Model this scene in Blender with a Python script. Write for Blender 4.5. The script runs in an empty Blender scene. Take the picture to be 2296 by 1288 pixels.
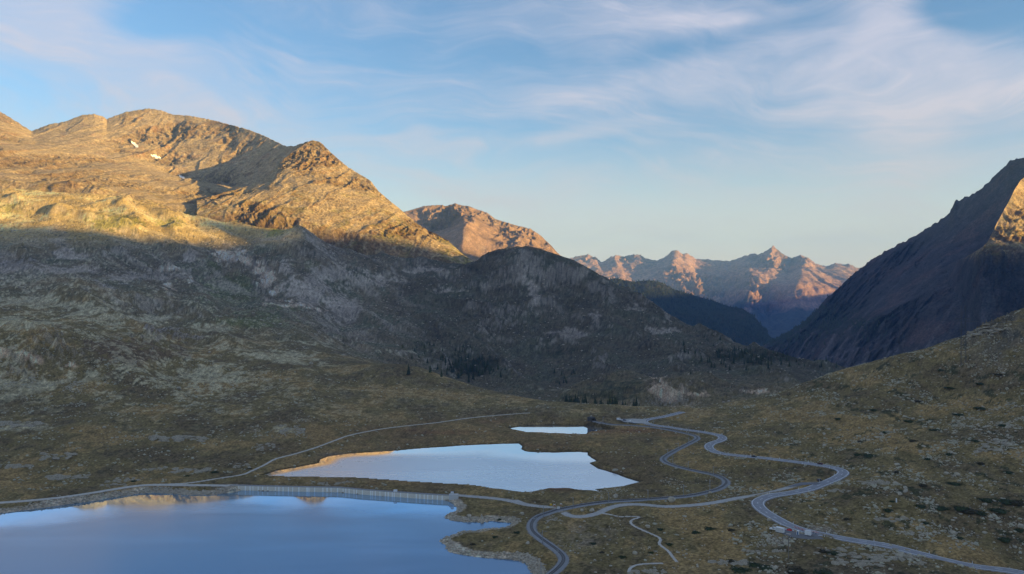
import bpy, bmesh, math, random
import numpy as np
from mathutils import Vector

# ------------------------------------------------------------------ camera, sky, sun, exposure
scn = bpy.context.scene
col = scn.collection
F, CX, CY, CAMZ = 1786.0, 1148.0, 644.0, 150.0      # focal length in photo pixels, principal point, flight height above the reservoir
cam_data = bpy.data.cameras.new('camera')
cam_data.sensor_width = 36.0
cam_data.lens = 36.0 * F / 2296.0
cam_data.clip_start = 1.0
cam_data.clip_end = 120000.0
cam = bpy.data.objects.new('camera', cam_data)
cam.location = (0, 0, CAMZ)
cam.rotation_euler = (math.radians(90), 0, 0)
col.objects.link(cam)
scn.camera = cam

SUN_AZ, SUN_EL = math.radians(115.0), math.radians(7.0)     # clockwise from the view direction (+Y)
sun_dir = Vector((math.sin(SUN_AZ) * math.cos(SUN_EL), math.cos(SUN_AZ) * math.cos(SUN_EL), math.sin(SUN_EL)))
sd = bpy.data.lights.new('sun', 'SUN')
sd.energy = 5.0
sd.angle = math.radians(0.55)
sd.color = (1.0, 0.67, 0.21)
sun = bpy.data.objects.new('sun', sd)
sun.rotation_euler = sun_dir.to_track_quat('Z', 'Y').to_euler()
sun.location = (3000, -1500, 2500)
col.objects.link(sun)

scn.view_settings.view_transform = 'Standard'
scn.view_settings.look = 'None'
scn.view_settings.gamma = 1.0
scn.view_settings.exposure = 1.5
scn.cycles.use_denoising = True
scn.cycles.max_bounces = 6
scn.cycles.volume_bounces = 1
scn.cycles.sample_clamp_indirect = 4.0


class NT:
    """small helper to write node trees"""
    def __init__(self, tree):
        self.t = tree; self.n = tree.nodes; self.l = tree.links
    def node(self, typ, **kw):
        nd = self.n.new(typ)
        for k, v in kw.items():
            if k.startswith('i_'):
                nd.inputs[k[2:].replace('_', ' ')].default_value = v
            else:
                setattr(nd, k, v)
        return nd
    def link(self, a, b): self.l.new(a, b)
    def val(self, sock, v):
        if hasattr(v, 'is_output') or isinstance(v, bpy.types.NodeSocket): self.l.new(v, sock)
        else: sock.default_value = v
    def math(self, op, a, b=0.0, c=0.0, clamp=False):
        m = self.node('ShaderNodeMath', operation=op, use_clamp=clamp)
        self.val(m.inputs[0], a); self.val(m.inputs[1], b); self.val(m.inputs[2], c)
        return m.outputs[0]
    def mix(self, fac, a, b, blend='MIX'):
        m = self.node('ShaderNodeMix', data_type='RGBA', blend_type=blend)
        self.val(m.inputs[0], fac)
        self.val(m.inputs[6], a if not isinstance(a, tuple) else (*a, 1)[:4])
        self.val(m.inputs[7], b if not isinstance(b, tuple) else (*b, 1)[:4])
        return m.outputs[2]
    def smooth(self, x, lo, hi, a=0.0, b=1.0):
        m = self.node('ShaderNodeMapRange', interpolation_type='SMOOTHSTEP')
        self.val(m.inputs[0], x)
        m.inputs[1].default_value = lo; m.inputs[2].default_value = hi
        m.inputs[3].default_value = a; m.inputs[4].default_value = b
        return m.outputs[0]
    def noise(self, vec, scale, detail=4.0, rough=0.55, dist=0.0):
        m = self.node('ShaderNodeTexNoise')
        self.val(m.inputs['Vector'], vec)
        m.inputs['Scale'].default_value = scale; m.inputs['Detail'].default_value = detail
        m.inputs['Roughness'].default_value = rough; m.inputs['Distortion'].default_value = dist
        return m.outputs[0]
    def xyz(self, x, y, z):
        m = self.node('ShaderNodeCombineXYZ')
        self.val(m.inputs[0], x); self.val(m.inputs[1], y); self.val(m.inputs[2], z)
        return m.outputs[0]


def build_world():
    w = bpy.data.worlds.new('World'); scn.world = w; w.use_nodes = True
    t = NT(w.node_tree); t.n.clear()
    sky = t.node('ShaderNodeTexSky', sky_type='NISHITA')
    sky.sun_disc = False
    sky.sun_elevation = SUN_EL
    sky.sun_rotation = SUN_AZ
    sky.altitude = 2300.0
    sky.air_density = 1.25; sky.dust_density = 2.2; sky.ozone_density = 2.2
    tc = t.node('ShaderNodeTexCoord')
    sp = t.node('ShaderNodeSeparateXYZ'); t.link(tc.outputs['Generated'], sp.inputs[0])
    X, Y, Z = sp.outputs
    az = t.math('ARCTAN2', X, Y)                      # 0 ahead, + to the right
    el = t.math('ARCSINE', Z)
    elc = t.math('MAXIMUM', el, 0.0)
    # thin cirrus: long streaks, warped, over the whole sky
    warp = t.noise(t.xyz(t.math('MULTIPLY', az, 2.2), t.math('MULTIPLY', elc, 4.0), 3.1), 1.0, 3.0)
    warp = t.math('SUBTRACT', warp, 0.5)
    ua = t.math('ADD', t.math('MULTIPLY', az, 3.0), t.math('MULTIPLY', warp, 1.6))
    va = t.math('ADD', t.math('MULTIPLY', elc, 15.0), t.math('MULTIPLY', az, 1.5))
    va = t.math('ADD', va, t.math('MULTIPLY', warp, 4.0))
    n1 = t.noise(t.xyz(ua, va, 0.7), 1.0, 7.0, 0.58)
    n2 = t.noise(t.xyz(t.math('MULTIPLY', ua, 3.0), t.math('MULTIPLY', va, 4.5), 9.3), 1.0, 5.0, 0.6)
    n3 = t.noise(t.xyz(t.math('MULTIPLY', az, 2.6), t.math('MULTIPLY', elc, 5.5), 5.5), 1.0, 5.0, 0.55)
    base = t.math('ADD', t.math('MULTIPLY', n1, 0.55), t.math('MULTIPLY', n3, 0.55))
    base = t.math('ADD', base, t.math('MULTIPLY', t.math('SUBTRACT', n2, 0.5), 0.22))

    def blob(px, py, sx, sy, amp, tilt=0.0):
        """one cloud bank (or gap) at a direction of the sky"""
        a0 = math.atan((px - CX) / F); e0 = math.atan((CY - py) / F)
        dx = t.math('SUBTRACT', az, a0); dy = t.math('SUBTRACT', el, e0)
        dx, dy = (t.math('ADD', t.math('MULTIPLY', dx, math.cos(tilt)), t.math('MULTIPLY', dy, math.sin(tilt))),
                  t.math('SUBTRACT', t.math('MULTIPLY', dy, math.cos(tilt)), t.math('MULTIPLY', dx, math.sin(tilt))))
        q = t.math('ADD', t.math('POWER', t.math('DIVIDE', dx, sx / F), 2.0), t.math('POWER', t.math('DIVIDE', dy, sy / F), 2.0))
        return t.math('MULTIPLY', t.math('EXPONENT', t.math('MULTIPLY', q, -1.0)), amp)
    for b in SKY_BLOBS:
        base = t.math('ADD', base, blob(*b))
    mask = t.smooth(base, 0.40, 0.80)
    fil = t.noise(t.xyz(t.math('MULTIPLY', ua, 2.2), t.math('MULTIPLY', va, 2.6), 4.4), 1.0, 8.0, 0.66)
    mask = t.math('MULTIPLY', mask, t.smooth(fil, 0.26, 0.70, 0.60, 1.10))
    wisp = t.math('MULTIPLY', t.smooth(fil, 0.50, 0.74), t.smooth(n3, 0.36, 0.6))
    mask = t.math('ADD', mask, t.math('MULTIPLY', wisp, 0.30))
    low = t.smooth(el, 0.0, 0.14, 0.55, 1.0)
    mask = t.math('MULTIPLY', t.math('MULTIPLY', mask, low), 0.80, clamp=True)
    cloud = t.mix(t.smooth(el, 0.02, 0.30), CLOUD_LOW, CLOUD_HIGH)
    tint = t.mix(1.0, sky.outputs[0], SKY_TINT, 'MULTIPLY')
    veil = t.smooth(el, -0.02, 0.21, 0.80, 0.0)
    tint = t.mix(veil, tint, HORIZON_VEIL)
    colr = t.mix(mask, tint, cloud)
    bg = t.node('ShaderNodeBackground'); bg.inputs[1].default_value = SKY_STRENGTH
    t.link(colr, bg.inputs[0])
    out = t.node('ShaderNodeOutputWorld'); t.link(bg.outputs[0], out.inputs[0])

SKY_STRENGTH = 0.088
CLOUD_LOW, CLOUD_HIGH = (3.0, 2.8, 2.6), (2.75, 2.75, 3.2)
HORIZON_VEIL = (4.7, 4.05, 3.15)
SKY_TINT = (0.89, 0.98, 1.07)
SKY_BLOBS = [
    (60, 120, 330, 75, 0.30, -0.25), (330, 105, 120, 45, -0.26, 0.3), (980, 110, 380, 70, -0.14, 0.0),
    (2010, 120, 90, 260, 0.34, 0.12), (2210, 85, 130, 60, -0.42, 0.1), (1560, 60, 120, 12, 0.26, -0.05),
    (1480, 55, 210, 45, 0.10, 0.0), (1480, 130, 170, 28, -0.14, 0.15), (1300, 300, 130, 18, 0.16, 0.15), (1880, 275, 160, 22, 0.14, 0.05),
    (1500, 190, 380, 60, 0.18, 0.0), (2150, 230, 260, 70, 0.22, -0.2), (300, 230, 400, 60, -0.10, 0.0),
]
build_world()

# ------------------------------------------------------------------ noise (numpy)
_rng = np.random.RandomState(7)
_PERM = np.concatenate([_rng.permutation(512)] * 2).astype(np.int32)
_GA = _rng.rand(512) * 2 * np.pi
_GX, _GY = np.cos(_GA), np.sin(_GA)

def pnoise(x, y, seed=0):
    xi = np.floor(x).astype(np.int64); yi = np.floor(y).astype(np.int64)
    xf = x - xi; yf = y - yi
    u = xf * xf * xf * (xf * (xf * 6 - 15) + 10); v = yf * yf * yf * (yf * (yf * 6 - 15) + 10)
    xi = (xi + seed * 37) & 511; yi = (yi + seed * 91) & 511
    def g(ix, iy, fx, fy):
        h = _PERM[(_PERM[ix & 511] + iy) & 511]
        return _GX[h] * fx + _GY[h] * fy
    a = g(xi, yi, xf, yf); b = g(xi + 1, yi, xf - 1, yf)
    c = g(xi, yi + 1, xf, yf - 1); d = g(xi + 1, yi + 1, xf - 1, yf - 1)
    return ((a + (b - a) * u) * (1 - v) + (c + (d - c) * u) * v) * 1.5

def fbm(x, y, octv=5, gain=0.5, lac=2.03, seed=0):
    s = np.zeros_like(x, dtype=float); a = 1.0; f = 1.0
    for i in range(octv):
        s += a * pnoise(x * f + i * 17.3, y * f - i * 9.1, seed + i); a *= gain; f *= lac
    return s

def ridged(x, y, octv=5, gain=0.5, lac=2.07, seed=0):
    s = np.zeros_like(x, dtype=float); a = 1.0; f = 1.0; w = 1.0
    for i in range(octv):
        n = 1.0 - np.abs(pnoise(x * f + i * 11.7, y * f + i * 5.9, seed + i)) * 1.6
        n = n * n * w; w = np.clip(n * 1.6, 0, 1)
        s += a * n; a *= gain; f *= lac
    return s

def sst(x, a, b):
    t = np.clip((x - a) / (b - a), 0, 1)
    return t * t * (3 - 2 * t)

def pchip(xk, yk, x):
    xk = np.asarray(xk, float); yk = np.asarray(yk, float)
    h = np.diff(xk); d = np.diff(yk) / h
    m = np.zeros_like(yk)
    for i in range(1, len(xk) - 1):
        if d[i - 1] * d[i] > 0:
            w1 = 2 * h[i] + h[i - 1]; w2 = h[i] + 2 * h[i - 1]
            m[i] = (w1 + w2) / (w1 / d[i - 1] + w2 / d[i])
    m[0] = d[0]; m[-1] = d[-1]
    x = np.clip(x, xk[0], xk[-1])
    i = np.clip(np.searchsorted(xk, x) - 1, 0, len(xk) - 2)
    t = (x - xk[i]) / h[i]
    return ((1 + 2 * t) * (1 - t) ** 2 * yk[i] + t * (1 - t) ** 2 * h[i] * m[i] + t * t * (3 - 2 * t) * yk[i + 1] + t * t * (t - 1) * h[i] * m[i + 1])

def world_of(px, py, D):
    return (px - CX) / F * D, D, CAMZ - (py - CY) / F * D

def pix_of(x, y, z):
    return CX + F * x / y, CY + F * (CAMZ - z) / y

def tag(o, label=None, cat=None, group=None, kind=None):
    if label: o['label'] = label
    if cat: o['category'] = cat
    if group: o['group'] = group
    if kind: o['kind'] = kind
    return o

def mesh_obj(name, verts, faces, mat=None, parent=None, smooth=False, loc=None):
    me = bpy.data.meshes.new(name)
    if isinstance(verts, np.ndarray) and isinstance(faces, np.ndarray):
        nv, nf, k = len(verts), len(faces), faces.shape[1]
        me.vertices.add(nv); me.vertices.foreach_set('co', np.ascontiguousarray(verts, np.float32).ravel())
        me.loops.add(nf * k); me.loops.foreach_set('vertex_index', np.ascontiguousarray(faces, np.int32).ravel())
        me.polygons.add(nf); me.polygons.foreach_set('loop_start', np.arange(nf, dtype=np.int32) * k)
        me.polygons.foreach_set('loop_total', np.full(nf, k, np.int32))
        me.update(calc_edges=True); me.validate()
    else:
        me.from_pydata([tuple(v) for v in verts], [], [tuple(f) for f in faces]); me.update()
    if smooth:
        me.polygons.foreach_set('use_smooth', np.ones(len(me.polygons), bool))
    if mat: me.materials.append(mat)
    o = bpy.data.objects.new(name, me); col.objects.link(o)
    if parent: o.parent = parent
    if loc is not None: o.location = loc
    return o

def set_color(o, rgb, name='albedo'):
    me = o.data
    a = me.color_attributes.new(name, 'FLOAT_COLOR', 'POINT')
    c = np.ones((len(me.vertices), 4), np.float32); c[:, :3] = rgb
    a.data.foreach_set('color', c.ravel())

def grid_faces(nr, nc):
    i = np.arange(nr - 1)[:, None] * nc + np.arange(nc - 1)[None, :]
    i = i.ravel()
    return np.stack([i, i + 1, i + nc + 1, i + nc], 1)

# ------------------------------------------------------------------ the main terrain: (depth, photo row) knots per photo column
COLS = {
 -1500: [(60,5110),(300,1500),(600,900),(700,780),(800,690),(950,600),(1400,520),(2000,470),(2700,430)],
 -500: [(60,5110),(300,1540),(380,1349),(480,1200),(500,1170),(600,1060),(700,970),(800,890),(870,820),(950,750),(1200,690),(1700,580),(2300,470),(2700,400)],
 0:    [(60,5110),(300,1540),(380,1349),(524,1155),(556,1122),(650,1040),(750,960),(850,892),(905,850),(955,800),(1020,738),(1200,698),(1400,650),(1700,580),(2000,520),(2300,470),(2700,405)],
 200:  [(60,5110),(300,1540),(380,1349),(560,1122),(585,1102),(700,1003),(800,935),(900,872),(965,808),(1050,745),(1250,705),(1500,640),(1800,570),(2100,512),(2400,462),(2700,415)],
 400:  [(60,5110),(300,1540),(380,1349),(581,1105),(605,1087),(700,1018),(800,952),(900,902),(1000,860),(1100,808),(1250,765),(1500,702),(1800,630),(2100,572),(2300,535),(2700,470)],
 600:  [(60,5110),(300,1540),(380,1349),(577,1108),(600,1090),(653,1060),(700,1024),(800,966),(900,912),(1000,866),(1150,815),(1300,778),(1500,735),(1800,668),(2100,600),(2300,556),(2700,485)],
 680:  [(60,5110),(300,1540),(380,1349),(590,1092),(700,1030),(800,964),(900,912),(1030,860),(1200,812),(1350,780),(1500,755),(1750,690),(2050,610),(2300,540),(2400,500),(2480,473),(2560,486),(2700,520)],
 750:  [(60,5110),(300,1540),(380,1349),(600,1092),(741,1015),(850,961),(950,912),(1100,856),(1250,812),(1400,783),(1550,778),(1700,748),(2000,682),(2300,608),(2500,560),(2700,528)],
 900:  [(60,5110),(300,1540),(380,1349),(600,1094),(755,1008),(850,961),(950,918),(1100,862),(1230,815),(1400,832),(1600,808),(1900,745),(2200,670),(2500,605),(2640,572),(2700,572)],
 1050: [(60,5110),(300,1540),(380,1349),(600,1092),(755,1002),(870,957),(1000,908),(1100,876),(1170,860),(1350,888),(1650,858),(1850,804),(2100,725),(2400,650),(2600,592),(2660,580),(2700,584)],
 1130: [(60,5110),(300,1540),(380,1340),(600,1090),(755,1002),(865,958),(1000,908),(1080,886),(1120,880),(1300,908),(1620,872),(1820,824),(2050,758),(2350,665),(2560,572),(2640,546),(2700,556)],
 1200: [(60,5110),(300,1540),(380,1334),(500,1170),(600,1089),(755,1002),(860,960),(900,939),(1000,907),(1060,894),(1250,924),(1600,888),(1800,842),(2000,790),(2300,692),(2500,600),(2600,546),(2640,540),(2700,556)],
 1350: [(60,5050),(300,1520),(400,1294),(500,1165),(560,1114),(610,1086),(755,1001),(860,960),(890,947),(960,921),(1010,907),(1200,938),(1450,905),(1540,858),(1620,836),(1720,840),(1900,802),(2200,722),(2400,662),(2520,618),(2600,606),(2700,640)],
 1500: [(60,5050),(300,1520),(400,1294),(500,1163),(560,1112),(610,1082),(755,1000),(860,958),(950,928),(1020,914),(1150,922),(1300,917),(1385,908),(1430,852),(1600,834),(1700,836),(1900,795),(2200,742),(2400,705),(2480,692),(2560,710),(2700,760)],
 1650: [(60,5050),(300,1520),(400,1292),(500,1160),(560,1108),(610,1076),(700,1015),(760,988),(850,950),(930,918),(1000,901),(1150,932),(1400,896),(1550,852),(1700,828),(1900,803),(2200,770),(2320,752),(2420,775),(2700,850)],
 1800: [(60,5050),(300,1520),(400,1288),(490,1168),(560,1104),(610,1062),(650,1034),(700,1000),(800,942),(900,890),(955,858),(1150,885),(1400,880),(1600,852),(1900,822),(2180,797),(2300,830),(2700,900)],
 1900: [(60,5050),(300,1510),(400,1282),(475,1190),(520,1130),(600,1062),(700,988),(800,922),(900,856),(940,828),(1100,865),(1500,872),(1900,850),(2100,826),(2300,880),(2700,930)],
 2000: [(60,5050),(300,1510),(400,1280),(470,1205),(520,1122),(600,1048),(700,972),(800,897),(880,832),(915,795),(1100,850),(1500,880),(2200,900),(2700,950)],
 2150: [(60,5040),(300,1500),(400,1285),(455,1222),(520,1108),(600,1026),(700,942),(790,858),(850,790),(882,756),(1100,830),(1500,900),(2200,920),(2700,960)],
 2296: [(60,5040),(300,1490),(400,1320),(430,1270),(500,1130),(600,1005),(700,905),(760,812),(800,735),(830,690),(1000,730),(1500,860),(2200,920),(2700,960)],
 2700: [(60,5000),(300,1420),(400,1230),(500,1050),(600,900),(700,760),(760,640),(900,560),(1500,760),(2700,960)],
 3800: [(60,4900),(300,1300),(400,1100),(500,900),(600,740),(700,600),(900,420),(1500,640),(2700,900)],
}
D0, D1 = 60.0, 2700.0
TB_PX = np.arange(-1500, 3801, 10.0)
TB_V = np.linspace(math.log(D0), math.log(D1), 700)
def _table():
    keys = sorted(COLS)
    T = np.array([pchip(np.log([k[0] for k in COLS[c]]), [k[1] for k in COLS[c]], TB_V) for c in keys])
    # work on height/depth, then spread across the columns
    out = np.empty((len(TB_PX), len(TB_V)))
    for j in range(len(TB_V)):
        out[:, j] = pchip(keys, T[:, j], TB_PX)
    for _ in range(2):                       # soften
        p = np.pad(out, ((3, 3), (2, 2)), mode='edge')
        out = sum(p[3 + k:3 + k + out.shape[0], 2:-2] for k in range(-3, 4)) / 7.0
        p = np.pad(out, ((0, 0), (2, 2)), mode='edge')
        out = sum(p[:, 2 + k:2 + k + out.shape[1]] for k in range(-2, 3)) / 5.0
    return out
TABLE = _table()

def base_row(px, D):
    u = np.clip((px - TB_PX[0]) / 10.0, 0, len(TB_PX) - 1.001)
    v = np.clip((np.log(D) - TB_V[0]) / (TB_V[1] - TB_V[0]), 0, len(TB_V) - 1.001)
    i = u.astype(int); j = v.astype(int); fu = u - i; fv = v - j
    return (TABLE[i, j] * (1 - fu) * (1 - fv) + TABLE[i + 1, j] * fu * (1 - fv) + TABLE[i, j + 1] * (1 - fu) * fv + TABLE[i + 1, j + 1] * fu * fv)

def base_z(px, D):
    return CAMZ - (base_row(px, D) - CY) / F * D

def hit_base(px, py):
    """first depth at which the smooth terrain meets the sight line of a photo point"""
    Ds = np.exp(np.linspace(math.log(300), math.log(2690), 2400))
    r = base_row(np.full_like(Ds, float(px)), Ds)
    k = np.argmax(r <= py)
    return float(Ds[k])

# ------------------------------------------------------------------ lakes: shore outlines on their own level
def shore(pts, level):
    out = []
    for px, py in pts:
        D = (CAMZ - level) * F / (py - CY)
        out.append(((px - CX) / F * D, D))
    return np.array(out)
LK_BIG, LK_MID, LK_FAR = 0.0, -4.0, -5.0
SH_BIG = shore([(-520,1250),(-250,1190),(-100,1168),(0,1151.6),(52,1144.7),(104,1137.7),(157,1130),(209,1123.8),(261,1115),(313,1107),(348,1105),(380,1107),(418,1109.8),(470,1110.5),(519,1104),
  (524,1098),(596,1101),(692,1103),(759,1104),(811,1108.5),(883,1114),(955,1118.5),(998,1121),
  (1017,1130),(1027,1140),(1021,1148),(1001,1154.6),(995,1159.4),(1011,1166),(1043,1170.7),(1082,1170.7),(1101,1168),(1124,1170.7),(1153,1173),(1133,1185),(1092,1187),(1066,1191.6),(1037,1191.6),(1021,1198),(992,1209),(985,1214),(998,1222),(1005,1238),(1027,1243),(1076,1249.6),(1140,1254.5),(1172,1257.7),(1185,1270.6),(1196,1287),(1215,1330),(1240,1420),(1250,1700),(-700,1700)], LK_BIG)
SH_MID = shore([(589,1066),(624,1054.7),(673,1046.6),(715,1038.6),(718,1031),(735,1024),(785,1017.6),(834,1014.4),(882,1011),(963,1004.7),(1043,999),(1108,996),(1162,995),(1171,1000),(1169,1008),(1179,1012.8),(1237,1014.4),(1300,1013),(1318,1014.7),(1318,1021),(1337,1034),(1321,1038.4),(1340,1051),(1378,1062),(1403,1071.7),(1434,1081),(1397,1090.7),(1346,1096),(1334,1097.5),(1346,1101.8),(1305,1100),(1277,1095.5),(1229,1095.5),(1188,1104),(1172,1104.6),(1124,1098),(1076,1095),(1027,1090),(979,1090.8),(914,1090.8),(866,1087),(818,1083),(785,1079),(753,1074),(689,1074),(624,1074.7),(605,1070.8)], LK_MID)
SH_FAR = shore([(1142,960.6),(1172,956),(1220,954),(1300,954.8),(1340,954.8),(1353,960.8),(1378,964),(1340,965.5),(1318,969.4),(1315,974),(1283,973.5),(1229,971),(1182,969.4),(1150,963)], LK_FAR)

def densify(poly, step=4.0, wob=1.2, seed=3):
    out = []
    n = len(poly)
    for i in range(n):
        a, b = poly[i], poly[(i + 1) % n]
        L = np.hypot(*(b - a)); k = max(1, int(L / step))
        nx, ny = (b - a)[1] / (L + 1e-9), -(b - a)[0] / (L + 1e-9)
        for j in range(k):
            p = a + (b - a) * j / k
            w = float(fbm(np.array([p[0] / 14.0]), np.array([p[1] / 14.0]), 3, seed=seed)[0]) * wob
            out.append((p[0] + nx * w, p[1] + ny * w))
    return np.array(out)

def signed_dist(poly, x, y):
    """negative inside"""
    d2 = np.full(x.shape, 1e18); ins = np.zeros(x.shape, bool)
    n = len(poly)
    for i in range(n):
        ax, ay = poly[i]; bx, by = poly[(i + 1) % n]
        ex, ey = bx - ax, by - ay
        t = np.clip(((x - ax) * ex + (y - ay) * ey) / (ex * ex + ey * ey + 1e-12), 0, 1)
        d2 = np.minimum(d2, (x - ax - t * ex) ** 2 + (y - ay - t * ey) ** 2)
        c = ((ay > y) != (by > y))
        if ey != 0:
            ins ^= c & (x < ex * (y - ay) / ey + ax)
    d = np.sqrt(d2)
    return np.where(ins, -d, d)

# ------------------------------------------------------------------ roads, track and paths traced on the ground
def smooth_line(P, step, it=6):
    P = np.asarray(P, float)
    s = np.concatenate([[0], np.cumsum(np.hypot(*np.diff(P[:, :2], axis=0).T))])
    # Catmull-Rom through the points, then even spacing
    out = []
    for i in range(len(P) - 1):
        p0, p1, p2, p3 = P[max(i - 1, 0)], P[i], P[i + 1], P[min(i + 2, len(P) - 1)]
        for t in np.linspace(0, 1, 12, endpoint=False):
            out.append(0.5 * ((2 * p1) + (-p0 + p2) * t + (2 * p0 - 5 * p1 + 4 * p2 - p3) * t * t + (-p0 + 3 * p1 - 3 * p2 + p3) * t ** 3))
    out.append(P[-1]); P = np.array(out)
    s = np.concatenate([[0], np.cumsum(np.hypot(*np.diff(P[:, :2], axis=0).T))])
    n = max(2, int(s[-1] / step)); q = np.linspace(0, s[-1], n)
    P = np.stack([np.interp(q, s, P[:, k]) for k in range(3)], 1)
    for _ in range(it):
        P[1:-1] = 0.25 * P[:-2] + 0.5 * P[1:-1] + 0.25 * P[2:]
    return P

def trace(pts, step=2.0, it=6, zit=60, lift=0.0):
    P = []
    for q in pts:
        if len(q) == 3: D = q[2]
        else: D = hit_base(*q)
        x, y, z = world_of(q[0], q[1], D)
        P.append((x, y, z + lift))
    P = smooth_line(P, step, it)
    for _ in range(zit):
        P[1:-1, 2] = 0.25 * P[:-2, 2] + 0.5 * P[1:-1, 2] + 0.25 * P[2:, 2]
    return P

ROAD_PX = [(1530,924),(1490,934),(1466,938),(1447,942),(1445,947),(1462,953),(1498,957.6),(1530,963),(1562,967),(1594,972),(1614,976.6),(1621,982),(1614,988),(1600,992.5),(1590,998.5),(1591,1006),(1603,1013),(1625,1018),(1657,1021.6),(1710,1026.5),(1770,1034),(1831,1041.6),(1874,1049),(1891,1056.5),(1888,1064),(1867,1076),(1837,1088),(1813,1097),(1770,1106),(1728,1112),(1703,1121.5),(1699,1131),(1712,1145),(1740,1162),(1776,1180),(1816,1192),(1861,1201),(1906,1210),(1951,1218),(1996,1226),(2057,1240.5),(2117,1254),(2177,1266),(2237,1278),(2283,1287),(2400,1310)]
SIDE_PX = [(1842,1083),(1800,1085),(1770,1093),(1740,1102),(1695,1111),(1650,1117.5),(1609,1125.6),(1562,1132),(1498,1136),(1467,1134),(1435,1131),(1397,1132),(1366,1138.5),(1347,1148),(1321,1156),(1293,1159),(1272,1154.5),(1259,1146),(1250,1141),(1229,1137),(1198,1134),(1172,1130),(1140,1122),(1100,1117),(1076,1115),(1027,1111)]
RAIL_PX = [(1330,945),(1369,952.5),(1403,954),(1451,957.5),(1498,964.5),(1536,972.5),(1558,978),(1564,983.5),(1557,989.5),(1536,1000),(1508,1014.7),(1490,1025.8),(1487,1032),(1494,1038.6),(1514,1046),(1555,1056),(1593,1063.8),(1618,1072),(1629,1083),(1618,1094),(1593,1103),(1546,1113),(1498,1117.6),(1435,1122),(1368,1126),(1312,1133),(1275,1140),(1251,1144.5),(1231,1151.5),(1208,1159),(1195,1170),(1191,1182),(1196,1195),(1211,1208),(1231,1222),(1250,1236),(1262,1248),(1264,1259),(1257,1270),(1246,1280.6),(1234,1290),(1200,1320)]
TRAIL_PX = [(345,1086),(418,1083.7),(488,1073),(543,1064.5),(562,1057),(592,1043),(618,1029),(657,1019),(705,1004.7),(753,987),(786,975.7),(850,963),(914,954.8),(979,948),(1043,938.7),(1108,932),(1188,926)]
SHORE_PX = [(-200,1141),(-60,1131),(0,1127),(70,1122),(139,1115),(209,1104.6),(279,1093),(313,1088.5),(345,1087),(400,1087.5),(460,1088),(517,1089)]
HIKE_PX = [(1346,1150),(1369,1154),(1391,1159),(1420,1158),(1435,1160),(1418,1165),(1414,1172),(1421,1179),(1435,1186),(1460,1197),(1478,1205),(1481,1212),(1478,1220),(1498,1235),(1508,1248),(1518,1260)]
HIKE2_PX = [(1486,1263),(1455,1264),(1430,1266),(1415,1272),(1410,1281),(1413,1292),(1420,1310)]
DAM_D = lambda py: (CAMZ - 3.4) * F / (py - CY)
DAM_TOP = [(517,1089),(596,1091),(692,1093),(759,1094),(785,1096.3),(811,1099),(883,1104),(955,1109),(1010,1112)]

main_road = trace(ROAD_PX); side_road = trace(SIDE_PX); railway = trace(RAIL_PX, step=1.5)
trail = trace(TRAIL_PX, it=2, zit=12); hike = trace(HIKE_PX, it=1, zit=8); hike2 = trace(HIKE2_PX, it=1, zit=8)
shore_road = trace([(a, b, DAM_D(b)) for a, b in SHORE_PX])
dam_line = np.array([world_of(a, b, DAM_D(b)) for a, b in DAM_TOP])
railway[:, 2] += 0.5

# ------------------------------------------------------------------ terrain mesh grid
PXF = np.concatenate([np.linspace(-1500, -90, 46)[:-1], np.arange(-90, 2386, 2.4), np.linspace(2386, 3800, 46)[1:]])
VD = [D0]
while VD[-1] < D1:
    d = VD[-1]
    VD.append(d * (1.06 if d < 330 else 1.0037 if d < 1150 else 1.0046))
VD = np.minimum(np.array(VD), D1)
NC, NR = len(PXF), len(VD)
GPX, GD = np.meshgrid(PXF, VD)            # rows: depth, columns: lateral
GX = (GPX - CX) / F * GD; GY = GD.copy()
GZ = base_z(GPX.ravel(), GD.ravel()).reshape(GD.shape)
GROW = CY + F * (CAMZ - GZ) / GD

def blobmask(PX, PY, blobs):
    m = np.zeros_like(PX)
    for (px, py, sx, sy, amp) in blobs:
        q = ((PX - px) / sx) ** 2 + ((PY - py) / sy) ** 2
        m = np.maximum(m, amp * np.exp(-q))
    return m

wx, wy = GX, GY
far = sst(GD, 1150, 1900)
left = sst(-GPX, -900, -300)
rocky = np.clip(far + 0.55 * left * sst(GD, 800, 1100), 0, 1)
rough_right = sst(GPX, 1500, 1900) * (1 - far)
cliffs = blobmask(GPX, GROW, [(525,575,50,22,1),(590,615,26,45,.9),(372,600,40,10,.8),(40,810,60,40,1),(130,770,80,40,.8),(1505,880,62,30,1.0),(1090,720,40,30,.7),(1130,700,60,40,.6),(360,745,70,20,.8),(800,620,30,20,.6),(2230,740,70,35,.9),(720,640,60,14,.4),(1680,870,40,12,.6)])
disp = 2.2 * fbm(wx / 95, wy / 95, 3, seed=1) * (0.6 + 0.9 * rough_right)
disp += 0.75 * fbm(wx / 24, wy / 24, 4, seed=5) * (0.7 + 0.7 * rough_right)
warpx = wx + 30 * fbm(wx / 210, wy / 210, 3, seed=21); warpy = wy + 30 * fbm(wx / 210, wy / 210, 3, seed=24)
al = 0.72 * warpx - 0.69 * warpy; ac = 0.69 * warpx + 0.72 * warpy       # down the left flank, and across it
knobby = sst(GPX, 820, 1000)
knoll = ridged(ac / 250, al / 680, 4, 0.42, seed=11) - 1.0
knob = ridged(warpx / 190, warpy / 230, 4, 0.42, seed=13) - 1.0
disp += rocky * ((1 - knobby) * 24 * knoll + (0.35 + 0.65 * knobby) * 18 * knob)
disp += rocky * (5.0 * fbm(warpx / 85, warpy / 100, 3, 0.45, seed=15) + 1.1 * fbm(warpx / 26, warpy / 32, 3, 0.5, seed=35))
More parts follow.
